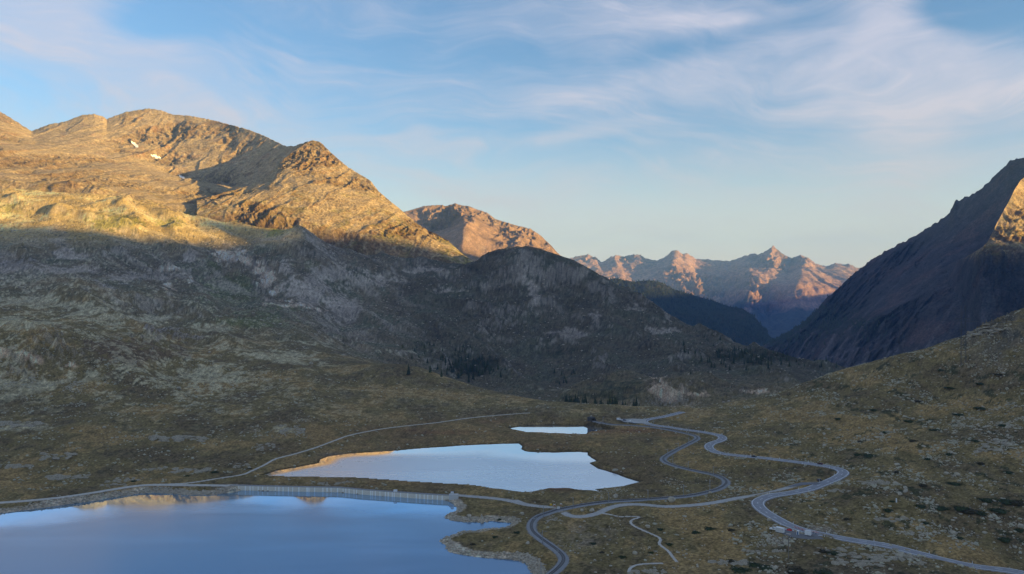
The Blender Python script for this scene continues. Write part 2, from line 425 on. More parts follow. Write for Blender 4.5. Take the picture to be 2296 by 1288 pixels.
disp += cliffs * (7 + 5 * np.clip((GD - 900) / 900, 0, 1)) * (ridged(ac / 20, al / 60, 5, 0.6, seed=41) - 0.8)
calm = sst(GD, 300, 500)
disp *= calm

# distances to shores
def lake_field(poly, level, pad):
    d = np.full(GX.shape, 1e3)
    m = (GX > poly[:, 0].min() - pad) & (GX < poly[:, 0].max() + pad) & (GY > poly[:, 1].min() - pad) & (GY < poly[:, 1].max() + pad)
    d[m] = signed_dist(poly, GX[m], GY[m])
    return d
SH_BIG = densify(SH_BIG, 5.0, 0.5); SH_MID = densify(SH_MID, 5.0, 0.7); SH_FAR = densify(SH_FAR, 5.0, 1.3)
d_big = lake_field(SH_BIG, LK_BIG, 60); d_mid = lake_field(SH_MID, LK_MID, 50); d_far = lake_field(SH_FAR, LK_FAR, 50)
bank = fbm(wx / 9, wy / 9, 4, 0.6, seed=51)
Z = GZ + disp
for d, lev, slope, reach in ((d_mid, LK_MID, 0.10, 16.0), (d_far, LK_FAR, 0.10, 16.0), (d_big, LK_BIG, 0.34, 11.0)):
    w = np.exp(-np.clip(d, 0, None) / reach)
    prof = lev + 0.12 + slope * np.clip(d, 0, 40) + 0.35 * bank * sst(d, 0.5, 5)
    Z = np.where(d > 0, Z * (1 - w) + np.maximum(prof, lev + .05) * w, np.minimum(lev - 0.06 + 0.22 * d, lev - 0.05))
    Z = np.where((d > 0) & (d < 45), np.maximum(Z, lev + 0.06 + 0.03 * np.clip(d, 0, 10)), Z)

# graded beds under roads, track and paths
d_way = np.full(GX.shape, 1e3)
way_kind = np.zeros(GX.shape, int)
def grade(line, half, reach, cut, kind):
    global Z
    best = np.full(GX.shape, 1e3); hz = np.zeros(GX.shape)
    lv = np.log(VD)
    R = half + reach
    for p in line[::2]:
        x, y, z = p
        if y < 310: continue
        r0 = np.searchsorted(VD, y - R); r1 = np.searchsorted(VD, y + R)
        cpx = CX + F * x / y; dp = R * F / max(y - R, 200) + abs(cpx - CX) * R / y
        c0 = np.searchsorted(PXF, cpx - dp); c1 = np.searchsorted(PXF, cpx + dp)
        if r1 <= r0 or c1 <= c0: continue
        s = (slice(r0, r1), slice(c0, c1))
        dd = np.hypot(GX[s] - x, GY[s] - y)
        m = dd < best[s]
        b = best[s]; b[m] = dd[m]; h = hz[s]; h[m] = z
    w = 1 - sst(best, half, R)
    Z = np.where(best < R, Z * (1 - w) + (hz - cut * (1 - sst(best, half - .3, half + 1.2))) * w, Z)
    m = best < d_way
    d_way[m] = best[m]; way_kind[m] = kind
    return best
w_trail = grade(trail, 1.6, 8, 0.25, 5)
w_hike = grade(hike, 1.0, 5, 0.2, 6)
w_hike2 = grade(hike2, 1.0, 5, 0.2, 6)
w_shore = grade(shore_road, 2.6, 7, 0.4, 4)
w_side = grade(side_road, 2.6, 9, 0.4, 3)
w_rail = grade(railway, 3.2, 9, 0.5, 2)
w_main = grade(main_road, 4.6, 10, 0.5, 1)

# work lay-by beside the main road
LAYBY = [(1752,1186),(1775,1197),(1800,1202),(1838,1203)]
layby = trace(LAYBY, it=1)
grade(layby, 5.0, 6, 0.2, 1)
GZF = Z
GROWF = CY + F * (CAMZ - Z) / GD

def ground(x, y):
    """height of the finished terrain mesh"""
    x = np.atleast_1d(np.asarray(x, float)); y = np.atleast_1d(np.asarray(y, float))
    px = CX + F * x / y
    c = np.clip(np.searchsorted(PXF, px) - 1, 0, NC - 2); r = np.clip(np.searchsorted(VD, y) - 1, 0, NR - 2)
    fc = np.clip((px - PXF[c]) / (PXF[c + 1] - PXF[c]), 0, 1); fr = np.clip((y - VD[r]) / (VD[r + 1] - VD[r]), 0, 1)
    return (Z[r, c] * (1 - fc) * (1 - fr) + Z[r, c + 1] * fc * (1 - fr) + Z[r + 1, c] * (1 - fc) * fr + Z[r + 1, c + 1] * fc * fr)

def hit(px, py):
    """ground point seen at a photo point"""
    c = int(np.clip(np.searchsorted(PXF, px), 1, NC - 1))
    r0 = int(np.searchsorted(VD, 320))
    rows = GROWF[r0:, c]
    k = int(np.argmax(rows <= py)) + r0
    if k == r0 and rows[0] > py: k = NR - 1
    a, b = GROWF[k - 1, c], GROWF[k, c]
    f = np.clip((a - py) / (a - b + 1e-9), 0, 1) if k > r0 else 0
    D = VD[k - 1] * (1 - f) + VD[k] * f
    x = (px - CX) / F * D
    return Vector((x, D, float(ground(x, D)[0])))

# ------------------------------------------------------------------ materials
def material(name):
    m = bpy.data.materials.new(name); m.use_nodes = True
    t = NT(m.node_tree); t.n.clear()
    out = t.node('ShaderNodeOutputMaterial')
    b = t.node('ShaderNodeBsdfPrincipled'); t.link(b.outputs[0], out.inputs[0])
    b.inputs['Roughness'].default_value = 0.85
    b.inputs['Specular IOR Level'].default_value = 0.2
    return m, t, b

def obj_coord(t):
    return t.node('ShaderNodeTexCoord').outputs['Object']

def plain(name, rgb, rough=0.8, metal=0.0, var=0.12, scale=2.0, spec=0.25):
    """a colour with weathering: two sizes of mottling and a little relief"""
    m, t, b = material(name)
    co = obj_coord(t)
    n = t.noise(co, scale, 5.0, 0.6); n2 = t.noise(co, scale * 7.3, 3.0, 0.6)
    f = t.math('ADD', t.math('MULTIPLY', n, 0.7), t.math('MULTIPLY', n2, 0.3))
    k = t.smooth(f, 0.25, 0.75, 1.0 - var, 1.0 + var)
    v = t.node('ShaderNodeVectorMath', operation='SCALE'); v.inputs[0].default_value = rgb; t.link(k, v.inputs['Scale'])
    t.link(v.outputs[0], b.inputs['Base Color'])
    b.inputs['Roughness'].default_value = rough; b.inputs['Metallic'].default_value = metal
    b.inputs['Specular IOR Level'].default_value = spec
    return m

def terrain_material(name, fine, bump_d, stones=False):
    """vertex cover colours (grass, heath, scree, rock), broken up by finer procedural grain and relief"""
    m, t, b = material(name)
    co = obj_coord(t)
    at = t.node('ShaderNodeAttribute', attribute_name='albedo')
    n1 = t.noise(co, fine, 6.0, 0.65); n2 = t.noise(co, fine * 0.17, 4.0, 0.6)
    k = t.math('MULTIPLY', t.smooth(n1, 0.30, 0.70, 0.55, 1.45), t.smooth(n2, 0.3, 0.7, 0.84, 1.16))
    v = t.node('ShaderNodeVectorMath', operation='SCALE'); t.link(at.outputs['Color'], v.inputs[0]); t.link(k, v.inputs['Scale'])
    c = v.outputs[0]
    if stones:
        st = t.node('ShaderNodeAttribute', attribute_name='stony').outputs['Fac']
        for sc, hi in ((0.42, 0.16), (0.22, 0.20)):
            vo = t.node('ShaderNodeTexVoronoi', feature='F1'); t.link(co, vo.inputs['Vector']); vo.inputs['Scale'].default_value = sc
            wn = t.node('ShaderNodeTexWhiteNoise', noise_dimensions='3D'); t.link(vo.outputs['Position'], wn.inputs['Vector'])
            on = t.math('LESS_THAN', wn.outputs['Value'], st)
            rad = t.math('LESS_THAN', vo.outputs['Distance'], t.math('MULTIPLY', t.math('ADD', wn.outputs['Value'], 0.7), hi + 0.12))
            sm = t.math('MULTIPLY', on, rad)
            sc_ = t.mix(wn.outputs['Value'], (0.24, 0.23, 0.19), (0.42, 0.39, 0.33))
            c = t.mix(t.math('MULTIPLY', sm, 0.85), c, sc_)
    t.link(c, b.inputs['Base Color'])
    bp = t.node('ShaderNodeBump'); bp.inputs['Strength'].default_value = 0.9; bp.inputs['Distance'].default_value = bump_d
    t.link(n1, bp.inputs['Height']); t.link(bp.outputs[0], b.inputs['Normal'])
    b.inputs['Roughness'].default_value = 0.95; b.inputs['Specular IOR Level'].default_value = 0.05
    return m

def lerp(a, b, w):
    return a * (1 - w[..., None]) + np.asarray(b, float) * w[..., None]

M_TERR = terrain_material('alpine_ground', 0.55, 0.8, True)
M_MOUNT = terrain_material('mountain_rock', 0.12, 6.0)
M_FAR = terrain_material('far_mountain_rock', 0.02, 30.0)

# ------------------------------------------------------------------ ground cover of the main terrain
OLIVE, GOLD, BROWN, LUSH = (0.135, 0.112, 0.052), (0.200, 0.145, 0.062), (0.094, 0.074, 0.046), (0.085, 0.105, 0.034)
PALE, SCREE, ROCK, PINKROCK, SCRUB, RUST = (0.275, 0.262, 0.190), (0.215, 0.190, 0.175), (0.195, 0.178, 0.160), (0.560, 0.405, 0.315), (0.034, 0.042, 0.022), (0.105, 0.042, 0.028)
dzdr = np.gradient(Z, axis=0) / np.gradient(GD, axis=0); dzdc = np.gradient(Z, axis=1) / np.maximum(np.gradient(GX, axis=1), .05)
slope = np.hypot(dzdr, dzdc)
C = np.empty(GX.shape + (3,)); C[:] = OLIVE
n_a = fbm(wx / 70, wy / 110, 5, 0.55, seed=61); n_b = fbm(wx / 16, wy / 26, 5, 0.6, seed=66); n_c = fbm(wx / 5, wy / 8, 3, 0.6, seed=71); n_d = fbm(wx / 2.2, wy / 3.5, 3, 0.7, seed=74)
n_e = fbm(warpx / 130, warpy / 130, 5, 0.58, seed=77)
C = lerp(C, GOLD, sst(n_a + 0.35 * n_b, 0.0, 0.5) * 0.9)
C = lerp(C, BROWN, sst(-n_a + 0.5 * n_b, 0.0, 0.6) * 0.85)
PXN, PYN = GPX, GROWF
streak = fbm(ac / 42, al / 420, 4, 0.48, seed=81)
WPX = PXN + (26 * n_e + 9 * n_b) * np.clip(1400 / GD, .4, 1.5); WPY = PYN + (12 * fbm(warpx / 110, warpy / 110, 4, .6, seed=79) + 5 * n_b) * np.clip(1400 / GD, .4, 1.5)
def patch(blobs, soft=0.12, brk=0.8):
    """ground patches with ragged edges"""
    return sst(blobmask(WPX, WPY, blobs) + brk * 0.35 * (n_b + 0.6 * streak) * (blobmask(WPX, WPY, blobs) > 0.06), 0.5 - soft, 0.5 + soft)
# mid-distance hill flank: heath brown and dull green, less gold
C = lerp(C, (0.100, 0.088, 0.060), far * np.clip(0.75 + 0.3 * n_e, 0, 1))
C = lerp(C, (0.062, 0.070, 0.040), far * sst(n_e + .4 * n_b, 0.0, 0.55) * .85)
C = lerp(C, (0.060, 0.062, 0.040), far * knobby * sst(n_a + .5 * n_b + .2, 0, .6) * .7)
alpine = sst(PYN + 14 * n_e, 575, 505) * far * (1 - sst(PXN, 640, 700))  # sunlit zone above the shadow line, painted as brighter, yellower ground colour
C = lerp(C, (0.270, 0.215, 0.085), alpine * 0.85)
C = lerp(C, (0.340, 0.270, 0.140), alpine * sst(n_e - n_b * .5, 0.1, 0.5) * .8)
C = lerp(C, LUSH, patch([(520,650,80,45,.9),(560,720,120,26,.8),(20,360,40,60,.7),(470,600,40,30,.7),(700,600,30,50,.6),(640,690,60,16,.7)]) * .8)
C = lerp(C, (0.150, 0.150, 0.030), patch([(265,500,66,22,1),(380,500,50,14,.7),(620,520,30,14,.9),(20,470,60,14,.6)]) * .9)
# pale stony ground
pal = sst(n_b + 0.7 * n_c + 0.5 * streak + .25 * n_a, 0.02, 0.75) * (0.2 + 0.8 * left) * sst(GD, 720, 980) * (1 - 0.6 * far)
pal = np.maximum(pal, patch([(70,862,100,26,1),(170,850,50,16,.9),(300,713,190,10,1),(40,720,130,16,.9),(60,675,100,20,.9),(470,838,160,20,.75),(620,805,150,16,.75),(700,770,120,10,.6),(640,960,60,26,.75),(180,690,120,12,.9),(480,735,50,12,.8),(330,760,90,8,.6),(900,790,120,8,.55),(1250,880,80,8,.5),(50,955,90,12,.8)]) * (.55 + .45 * sst(n_b + n_c, -0.4, 0.4)))
C = lerp(C, PALE, np.clip(pal * (1 - .8 * alpine), 0, 0.92))
scr = sst(streak + 0.25 * n_c, 0.22, 0.6) * far * sst(slope, 0.12, 0.4) * 0.5 * (1 - .85 * knobby)
scr = np.maximum(scr, patch([(690,650,62,40,1),(770,690,50,36,1),(740,610,60,24,.9),(150,605,80,12,1),(330,618,120,12,.9),(130,540,22,50,.9),(160,575,60,12,.9),(640,600,30,30,.7),(1200,655,14,40,1),(1180,620,24,20,.8),(1270,748,60,10,.9),(1490,745,46,8,.9),(960,606,80,10,.8),(870,630,70,14,.8),(1000,650,60,6,.7),(1420,690,30,20,.6),(1330,720,20,30,.7),(20,600,60,20,.8),(420,575,30,20,.8),(1010,560,60,10,.7)]) * .85)
C = lerp(C, SCREE, np.clip(scr * (1 - .6 * alpine), 0, .92))
rk = sst(slope + 0.08 * n_c + 0.2 * n_b, 0.72, 1.1) * np.clip(rocky + .25, 0, 1)
rk = np.maximum(rk, sst(n_b + 0.4 * n_c + 0.55 * knob, 0.80, 1.1) * rocky * knobby * 0.35)
C = lerp(C, ROCK, np.clip(rk * (1 - .5 * alpine), 0, .85))
C = lerp(C, (0.19, 0.175, 0.19), patch([(40,590,60,20,.8),(250,640,80,14,.6),(390,745,60,12,.9),(340,740,30,8,.9),(740,560,40,30,.5)]) * sst(n_c + n_b, -.3, .4) * .8)
pk = patch([(505,572,26,15,1),(540,575,22,18,1),(578,600,14,22,.9),(600,628,18,26,1),(622,655,16,16,.8),(372,600,34,7,1),(1480,868,30,20,1.0),(1510,885,30,22,1.0),(1560,885,40,10,.8),(20,800,22,14,.8),(85,800,24,12,.8),(150,820,30,9,.8),(640,682,70,4,.8),(700,690,40,3,.7),(372,640,12,8,.9),(430,625,6,8,.9),(1690,872,40,6,.7)], .2, .7) * (0.55 + 0.45 * sst(ridged(ac / 9, al / 30, 3, .6, seed=43), .6, 1.3))
C = lerp(C, PINKROCK, np.clip(pk * .95, 0, 1))
C = lerp(C, (0.16, 0.155, 0.15), blobmask(PXN, PYN, [(1500,903,70,8,1)]) * sst(n_d + n_c, -0.3, 0.6))
# dark dwarf scrub
scb = sst(n_b - 0.6 * n_c - 0.3 * n_a, 0.50, 0.75) * (0.35 + 0.5 * rough_right + 0.3 * far)
scb = np.maximum(scb, patch([(1060,820,64,28,1),(1350,895,90,8,.9),(1680,800,130,20,.9),(1400,870,120,26,.6),(120,790,60,20,.6),(1250,790,60,16,.6)]) * .8)
C = lerp(C, SCRUB, np.clip(scb, 0, .85))
C = lerp(C, (0.095, 0.066, 0.046), patch([(300,790,150,24,.9),(250,770,120,14,.8),(100,740,100,10,.6),(420,770,60,24,.6)]) * .8 * (1 - np.clip(scb + pal * .5, 0, 1)))
# rust-red bog plants by the two small lakes
rust = blobmask(PXN, PYN, [(1000,970,70,5,.9),(930,965,60,4,.6),(1420,966,70,6,.8),(1350,968,40,3,.9),(1250,1094,40,7,.8),(1110,945,50,6,.6),(1200,1000,60,4,.5),(1500,975,40,5,.5)]) * sst(n_c + .9, .2, .9)
C = lerp(C, RUST, np.clip(rust, 0, .8))
flatg = sst(PYN, 925, 960) * sst(-PXN, -1560, -1200) * sst(PXN, 500, 800) * sst(-PYN, -1110, -1080)
C = lerp(C, (0.165, 0.112, 0.050), flatg * (0.45 + 0.3 * np.clip(n_b, -1, 1)))
# bare banks: drawn-down shore of the reservoir, mud at the small lake, shoulders of roads and track
gb = (1 - sst(d_big, 4.0 + 3.0 * n_b, 7.0 + 3.0 * n_b)) * (d_big > -30)
C = lerp(C, (0.33, 0.30, 0.27), np.clip(gb, 0, 1)); 
mud = (1 - sst(d_mid, 0.8, 3.0))
C = lerp(C, (0.035, 0.030, 0.020), np.clip(mud, 0, 1) * .8)
C = lerp(C, (0.10, 0.085, 0.07), blobmask(PXN, PYN, [(745,1020,34,5,1)]))
mud = (1 - sst(d_far, 0.8, 3.0)); C = lerp(C, (0.035, 0.030, 0.020), np.clip(mud, 0, 1) * .8)
for dist, a, bb, cc in ((w_rail, 2.6, 4.0, (.17, .165, .16)), (w_side, 2.4, 3.8, (.20, .19, .17)), (w_main, 4.0, 5.2, (.15, .14, .115)), (w_shore, 2.2, 4.0, (.20, .185, .165)), (w_trail, .9, 1.9, (.24, .23, .20)), (w_hike, .7, 1.5, (.24, .21, .18)), (w_hike2, .7, 1.5, (.24, .21, .18))):
    C = lerp(C, cc, 1 - sst(dist + n_c * 1.2, a, bb))
cut = blobmask(PXN, PYN, [(1830,1187,60,9,.9),(1740,1208,30,14,1),(1320,1190,60,16,.6),(1300,1215,40,14,.6),(1235,1155,20,10,.6)]) * sst(n_c + n_b + .7, .2, .9)
C = lerp(C, (0.15, 0.135, 0.125), cut)
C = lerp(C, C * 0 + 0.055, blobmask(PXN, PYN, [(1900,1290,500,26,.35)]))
stony = 0.03 + 0.09 * rough_right * sst(n_b + .5 * n_a, -0.3, 0.6) + 0.06 * left * sst(n_b, -.2, .6) + 0.05 * far
stony = np.maximum(stony, blobmask(PXN, PYN, [(2230,960,90,70,.22),(2150,1180,150,40,.16),(2240,780,90,45,.3),(1480,900,90,9,.5),(1950,960,160,60,.12),(1450,1180,200,60,.08)]))
stony = np.where((d_big < 6) & (d_big > -3), 0.55, stony)
stony = np.where(d_way < 5, 0.02, stony)
C *= (np.clip(1 + 0.26 * n_d + 0.20 * n_c + 0.16 * n_b, .35, 1.9))[..., None]
C = C * (np.array([1.70, 1.48, 1.14])[None, None] * (1 + 0.22 * rocky)[..., None])
lum = C.mean(-1, keepdims=True); wl = (0.14 + 0.24 * far * (1 - alpine))[..., None]; C = C * (1 - wl) + lum * wl
C = lerp(C, (0.10, 0.095, 0.085), blobmask(PXN, PYN, [(2240,755,80,45,.8),(2290,720,60,40,.8)]) * sst(n_b + .6, 0, .9))
heath = far * (0.08 + 0.26 * knobby) * (1 - alpine) * (1 - np.clip(pk, 0, 1)) * (1 - .5 * np.clip(scr, 0, 1))
C = C * ((1 - heath) * (1 + 0.30 * np.clip(n_e, -1, 1) * far))[..., None]
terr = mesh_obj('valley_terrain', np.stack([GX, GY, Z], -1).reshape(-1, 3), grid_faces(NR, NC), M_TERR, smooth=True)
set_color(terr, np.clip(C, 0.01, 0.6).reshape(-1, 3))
_a = terr.data.attributes.new('stony', 'FLOAT', 'POINT'); _a.data.foreach_set('value', np.clip(stony, 0, 1).astype(np.float32).ravel())
tag(terr, 'grassy alpine valley floor and stony hill flanks', kind='structure')

# wide low sheet below everything, out to the horizon
gs = 24000.0
base = mesh_obj('ground', [(-11900, -7900, -700), (13900, -7900, -700), (13900, 21900, -700), (-11900, 21900, -700)], [(0, 1, 2, 3)], plain('distant_ground', (0.05, 0.055, 0.04), var=0.3, scale=0.002))
tag(base, kind='structure')

# ------------------------------------------------------------------ mountains lofted between contour rails
def rail(pts, px):
    p = np.array(sorted(pts), float)
    return np.interp(px, p[:, 0], p[:, 1]), np.interp(px, p[:, 0], p[:, 2])

def loft(name, rails, px0, px1, ncol, nrows, seed, gully, rough, lam, color_fn, mat, sky_jit=1.0, back=(220, 0.22), across=(1.0, 0.0), tilt=(1.0, 0.35), ease=0.035):
    px = np.linspace(px0, px1, ncol)
    R = [rail(r, px) for r in rails]
    def soft(a, w):
        k = max(1, int(w / (px[1] - px[0]))); ker = np.hanning(2 * k + 3); ker /= ker.sum()
        return np.convolve(np.pad(a, k + 1, mode='edge'), ker, 'valid')
    wpx = ease * (px1 - px0)
    true_py = R[-1][0]
    R = [(soft(a, wpx), soft(b, wpx)) for a, b in R]
    sky_py, sky_D = R[-1]
    R.append((sky_py + back[0] * 0.35, sky_D * (1 + back[1] * 0.4))); R.append((sky_py + back[0], sky_D * (1 + back[1])))
    nrows = list(nrows) + [8, 6]
    PYs = np.array([r[0] for r in R]); Ds = np.array([r[1] for r in R])
    tt = np.concatenate([[0]] + [i + np.linspace(0, 1, n + 1)[1:] for i, n in enumerate(nrows)])
    k = np.arange(len(R), dtype=float)
    # softened loft: linear between rails, corners eased except at the skyline
    PYg = np.array([np.interp(tt, k, PYs[:, c]) for c in range(ncol)]).T
    Dg = np.array([np.interp(tt, k, Ds[:, c]) for c in range(ncol)]).T
    ridge_i = int(np.argmin(np.abs(tt - (len(R) - 3))))
    for _ in range(5):
        for A in (PYg, Dg):
            B = A.copy(); B[1:ridge_i] = 0.25 * A[:ridge_i - 1] + 0.5 * A[1:ridge_i] + 0.25 * A[2:ridge_i + 1]; A[:] = B
    PXg = np.repeat(px[None, :], len(tt), 0)
    x, y, z = world_of(PXg, PYg, Dg)
    T = np.repeat(tt[:, None], ncol, 1)
    top = 1.0 - np.abs(T - (len(R) - 3)) / 1.0
    nearsky = np.clip(top, 0, 1)
    xa = x * across[0] + y * across[1]
    wob = 1.0 * lam * fbm(xa / lam / 2.4, z / lam / 2.4, 4, seed=seed + 3)
    w1 = tilt[0] * xa + tilt[1] * z + wob; v1 = tilt[0] * z - tilt[1] * xa + wob
    g = 0.65 * (ridged(w1 / lam, v1 / lam / 3.6, 5, 0.50, seed=seed) - 1.05) + 0.75 * (ridged(w1 / lam / 2.7, v1 / lam / 5.0, 3, 0.45, seed=seed + 5) - 0.9)
    f = fbm(xa / lam / 0.4, (y + 1.5 * z) / lam / 0.6, 5, 0.52, seed=seed + 9)
    big = fbm(x / lam / 2.5, (y + z) / lam / 2.5, 2, seed=seed + 13)
    crag = sst(fbm(xa / lam / 4.5, (z + .5 * y) / lam / 4.5, 4, 0.55, seed=seed + 21), -0.25, 0.45)
    chip = ridged(xa / lam / .55 + wob / lam, (z + .3 * y) / lam / .8, 4, 0.55, seed=seed + 27) - 1.0
    chip2 = ridged(xa / lam / .20 + 2 * wob / lam, (z + .3 * y) / lam / .30, 3, 0.6, seed=seed + 31) - 1.0
    amp = (1 - 0.86 * nearsky ** 9) * (0.42 + 0.85 * crag)
    f = f + 1.2 * chip * crag + 0.55 * chip2 * (0.3 + crag)
    ends = sst(T, 0.0, 0.6)
    y = y - (gully * (g + 0.5 * big) + rough * f) * amp * ends * 0.9
    z = z + (0.45 * gully * g + 0.6 * rough * f) * amp * ends
    jit = fbm(px / 9.0, px * 0 + seed, 5, 0.62, seed=seed + 17)
    z = z + jit[None, :] * sky_jit * sky_D[None, :] / F * nearsky ** 16
    z = z - ((true_py - sky_py) * sky_D / F)[None, :] * np.clip(1 - np.abs(T - (len(R) - 3)) / 1.0, 0, 1) ** 2.6
    o = mesh_obj(name, np.stack([x, y, z], -1).reshape(-1, 3), grid_faces(len(tt), ncol), mat, smooth=True)
    PPX, PPY = pix_of(x, y, z)
    dy = np.gradient(y, axis=0); dz = np.gradient(z, axis=0)
    steep = np.abs(dz) / (np.abs(dy) + 1e-3)
    colr = color_fn(x, y, z, PPX, PPY, np.clip(steep, 0, 3), g + 0.55 * (crag - .5), f)
    colr = colr * np.clip(1 - 0.20 * (crag - .4) + 0.16 * chip * crag + 0.14 * chip2, .5, 1.5)[..., None]
    set_color(o, np.clip(colr, 0.008, 0.7).reshape(-1, 3))
    tag(o, kind='structure')
    return o, x, y, z, PPX, PPY

def col_warm(x, y, z, PX, PY, st, g, f):
    """sunlit summits: brown rock ribs, tan scree, thin alpine turf"""
    c = np.empty(x.shape + (3,)); c[:] = (0.350, 0.262, 0.150)
    n = fbm(x / 120, (y + z) / 120, 5, 0.55, seed=111); n2 = fbm(x / 24, (y + z) / 30, 4, 0.6, seed=115)
    c = lerp(c, (0.250, 0.172, 0.092), sst(g + 0.4 * n2, -0.25, 0.35) * 0.9)
    c = lerp(c, (0.220, 0.192, 0.056), sst(n + 0.35 * n2 - (z - 420) / 420, 0.05, 0.5) * 0.75)
    c = lerp(c, (0.175, 0.115, 0.070), sst(st + 0.3 * n2, 0.75, 1.25) * 0.75)
    c = lerp(c, (0.410, 0.320, 0.205), sst(n2 + 0.5 * n - 0.2 * g, 0.35, 0.95) * 0.7)
    c = lerp(c, (0.300, 0.150, 0.075), sst(n - n2 * .3, 0.45, 0.8) * 0.35)
    return c

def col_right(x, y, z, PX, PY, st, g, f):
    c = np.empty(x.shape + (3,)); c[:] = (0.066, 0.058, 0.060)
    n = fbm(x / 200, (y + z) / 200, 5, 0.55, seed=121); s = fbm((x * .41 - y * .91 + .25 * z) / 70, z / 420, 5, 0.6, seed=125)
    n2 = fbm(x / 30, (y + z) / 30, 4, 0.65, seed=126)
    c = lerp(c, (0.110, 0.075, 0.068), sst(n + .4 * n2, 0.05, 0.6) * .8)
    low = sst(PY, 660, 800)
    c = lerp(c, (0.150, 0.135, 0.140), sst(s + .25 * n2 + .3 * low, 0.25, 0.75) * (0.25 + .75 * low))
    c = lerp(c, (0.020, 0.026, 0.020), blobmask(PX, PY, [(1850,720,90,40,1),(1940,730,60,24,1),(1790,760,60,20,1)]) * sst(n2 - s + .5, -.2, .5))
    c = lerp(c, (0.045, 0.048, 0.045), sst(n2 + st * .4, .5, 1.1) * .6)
    return c

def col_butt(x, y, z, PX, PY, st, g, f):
    a = col_warm(x, y, z, PX, PY, st, g, f); b = col_right(x, y, z, PX, PY, st, g, f); w = sst(PY + 14 * f, 545, 585)[..., None]  # sunlit tan above the shadow line, the shaded mountain's tone painted below it
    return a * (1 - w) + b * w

def col_dome(x, y, z, PX, PY, st, g, f):
    c = np.empty(x.shape + (3,)); c[:] = (0.290, 0.185, 0.125)
    n = fbm(x / 300, (y + z) / 300, 6, 0.6, seed=131)
    c = lerp(c, (0.150, 0.100, 0.072), sst(n + .3 * g, 0.0, 0.5) * .8)
    c = lerp(c, (0.30, 0.22, 0.17), sst(-n, 0.2, 0.7) * .6)
    return c

def col_far(x, y, z, PX, PY, st, g, f):
    c = np.empty(x.shape + (3,)); c[:] = (0.340, 0.200, 0.140)
    n = fbm(x / 700, (y + z) / 700, 6, 0.6, seed=141)
    c = lerp(c, (0.200, 0.120, 0.090), sst(n + .5 * g, -0.1, 0.5) * .85)
    c = lerp(c, (0.42, 0.27, 0.19), sst(-n + .3 * g, 0.2, 0.7) * .6)
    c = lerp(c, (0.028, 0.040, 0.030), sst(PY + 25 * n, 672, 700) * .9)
    return c

def col_wood(x, y, z, PX, PY, st, g, f):
    c = np.empty(x.shape + (3,)); c[:] = (0.020, 0.028, 0.020)
    n = fbm(x / 60, (y + z) / 60, 5, 0.7, seed=151)
    c = lerp(c, (0.05, 0.048, 0.035), sst(n, 0.0, 0.6) * .8)
    c = lerp(c, (0.10, 0.085, 0.075), np.clip(blobmask(PX, PY, [(1660,705,40,12,.9),(1450,640,60,8,.5)]) * sst(n + .6, 0, .9), 0, 1))
    return c

B2 = [
 [(-400,560,2500),(0,540,2500),(200,540,2500),(400,600,2500),(600,620,2500),(760,640,2500)],
 [(-400,380,2780),(0,402,2780),(200,412,2780),(300,436,2780),(400,464,2780),(600,482,2780),(760,510,2780)],
 [(-400,300,3350),(0,360,3300),(120,372,3300),(250,378,3350),(330,388,3400),(420,398,3450),(500,420,3400),(560,428,3400),(640,424,3400),(760,440,3400)],
 [(-400,240,3900),(0,318,3800),(130,335,3900),(230,352,4000),(300,362,4050),(360,382,4100),(420,402,4050),(530,420,4000),(580,408,3960),(640,385,3700),(700,390,3560),(760,420,3500)],
 [(-400,180,4700),(-120,200,4600),(-40,232,4500),(0,250,4500),(30,268,4500),(70,294,4550),(110,279,4600),(150,272,4650),(160,267,4650),(185,258,4700),(210,256,4700),(230,261,4720),(239,267,4720),(280,252,4800),(330,243,4850),(360,247,4850),(385,257,4800),(420,259,4750),(470,268,4700),(520,280,4600),(560,292,4500),(600,308,4350),(635,326,4200),(645,328,4100),(658,328,4000),(690,317,3650),(720,340,3560),(760,400,3500)],
]
b2 = loft('summit_ridge', B2, -400, 760, 620, (30, 60, 70, 110), 201, 20, 6, 120, col_warm, M_MOUNT, 1.3, tilt=(.95, -.25))
B1 = [
 [(440,640,2520),(600,640,2520),(800,680,2540),(1000,710,2560),(1180,760,2560)],
 [(440,482,2680),(560,478,2680),(680,496,2680),(800,526,2680),(900,552,2680),(1000,578,2690),(1060,600,2700),(1180,680,2700)],
 [(440,452,2800),(500,440,2800),(560,436,2830),(640,428,2860),(720,430,2880),(800,455,2860),(880,492,2820),(950,525,2780),(1040,572,2740),(1180,640,2720)],
 [(440,450,2850),(500,432,2930),(530,424,2990),(560,417,3060),(600,394,3130),(640,352,3220),(680,324,3300),(692,316,3320),(702,314,3330),(716,317,3325),(724,324,3310),(745,345,3280),(780,375,3200),(805,390,3160),(830,405,3110),(850,430,3070),(880,455,3030),(905,476,3000),(930,498,2970),(960,517,2940),(985,528,2910),(1005,540,2890),(1040,572,2850),(1100,610,2800),(1180,660,2760)],
]
b1 = loft('pyramid_peak', B1, 440, 1180, 480, (24, 60, 130), 231, 15, 4, 75, col_warm, M_MOUNT, 0.9, (260, 0.2), tilt=(.80, -.60))
CD = [
 [(780,640,5000),(1300,640,5000),(1340,660,5000)],
 [(780,560,5900),(950,535,5900),(1040,520,5700),(1100,540,5900),(1200,565,5900),(1340,640,5900)],
 [(780,525,6500),(950,506,6600),(985,506,6550),(1010,500,6400),(1040,480,6050),(1080,498,6350),(1130,515,6500),(1200,545,6500),(1340,630,6500)],
 [(780,520,6900),(860,490,7000),(905,475,7000),(950,462,7000),(985,459,7000),(1000,460,7000),(1020,455,7000),(1050,462,7000),(1090,476,7000),(1110,490,7000),(1150,503,7000),(1190,513,7000),(1215,530,7000),(1235,550,7000),(1250,566,7000),(1340,640,7000)],
]
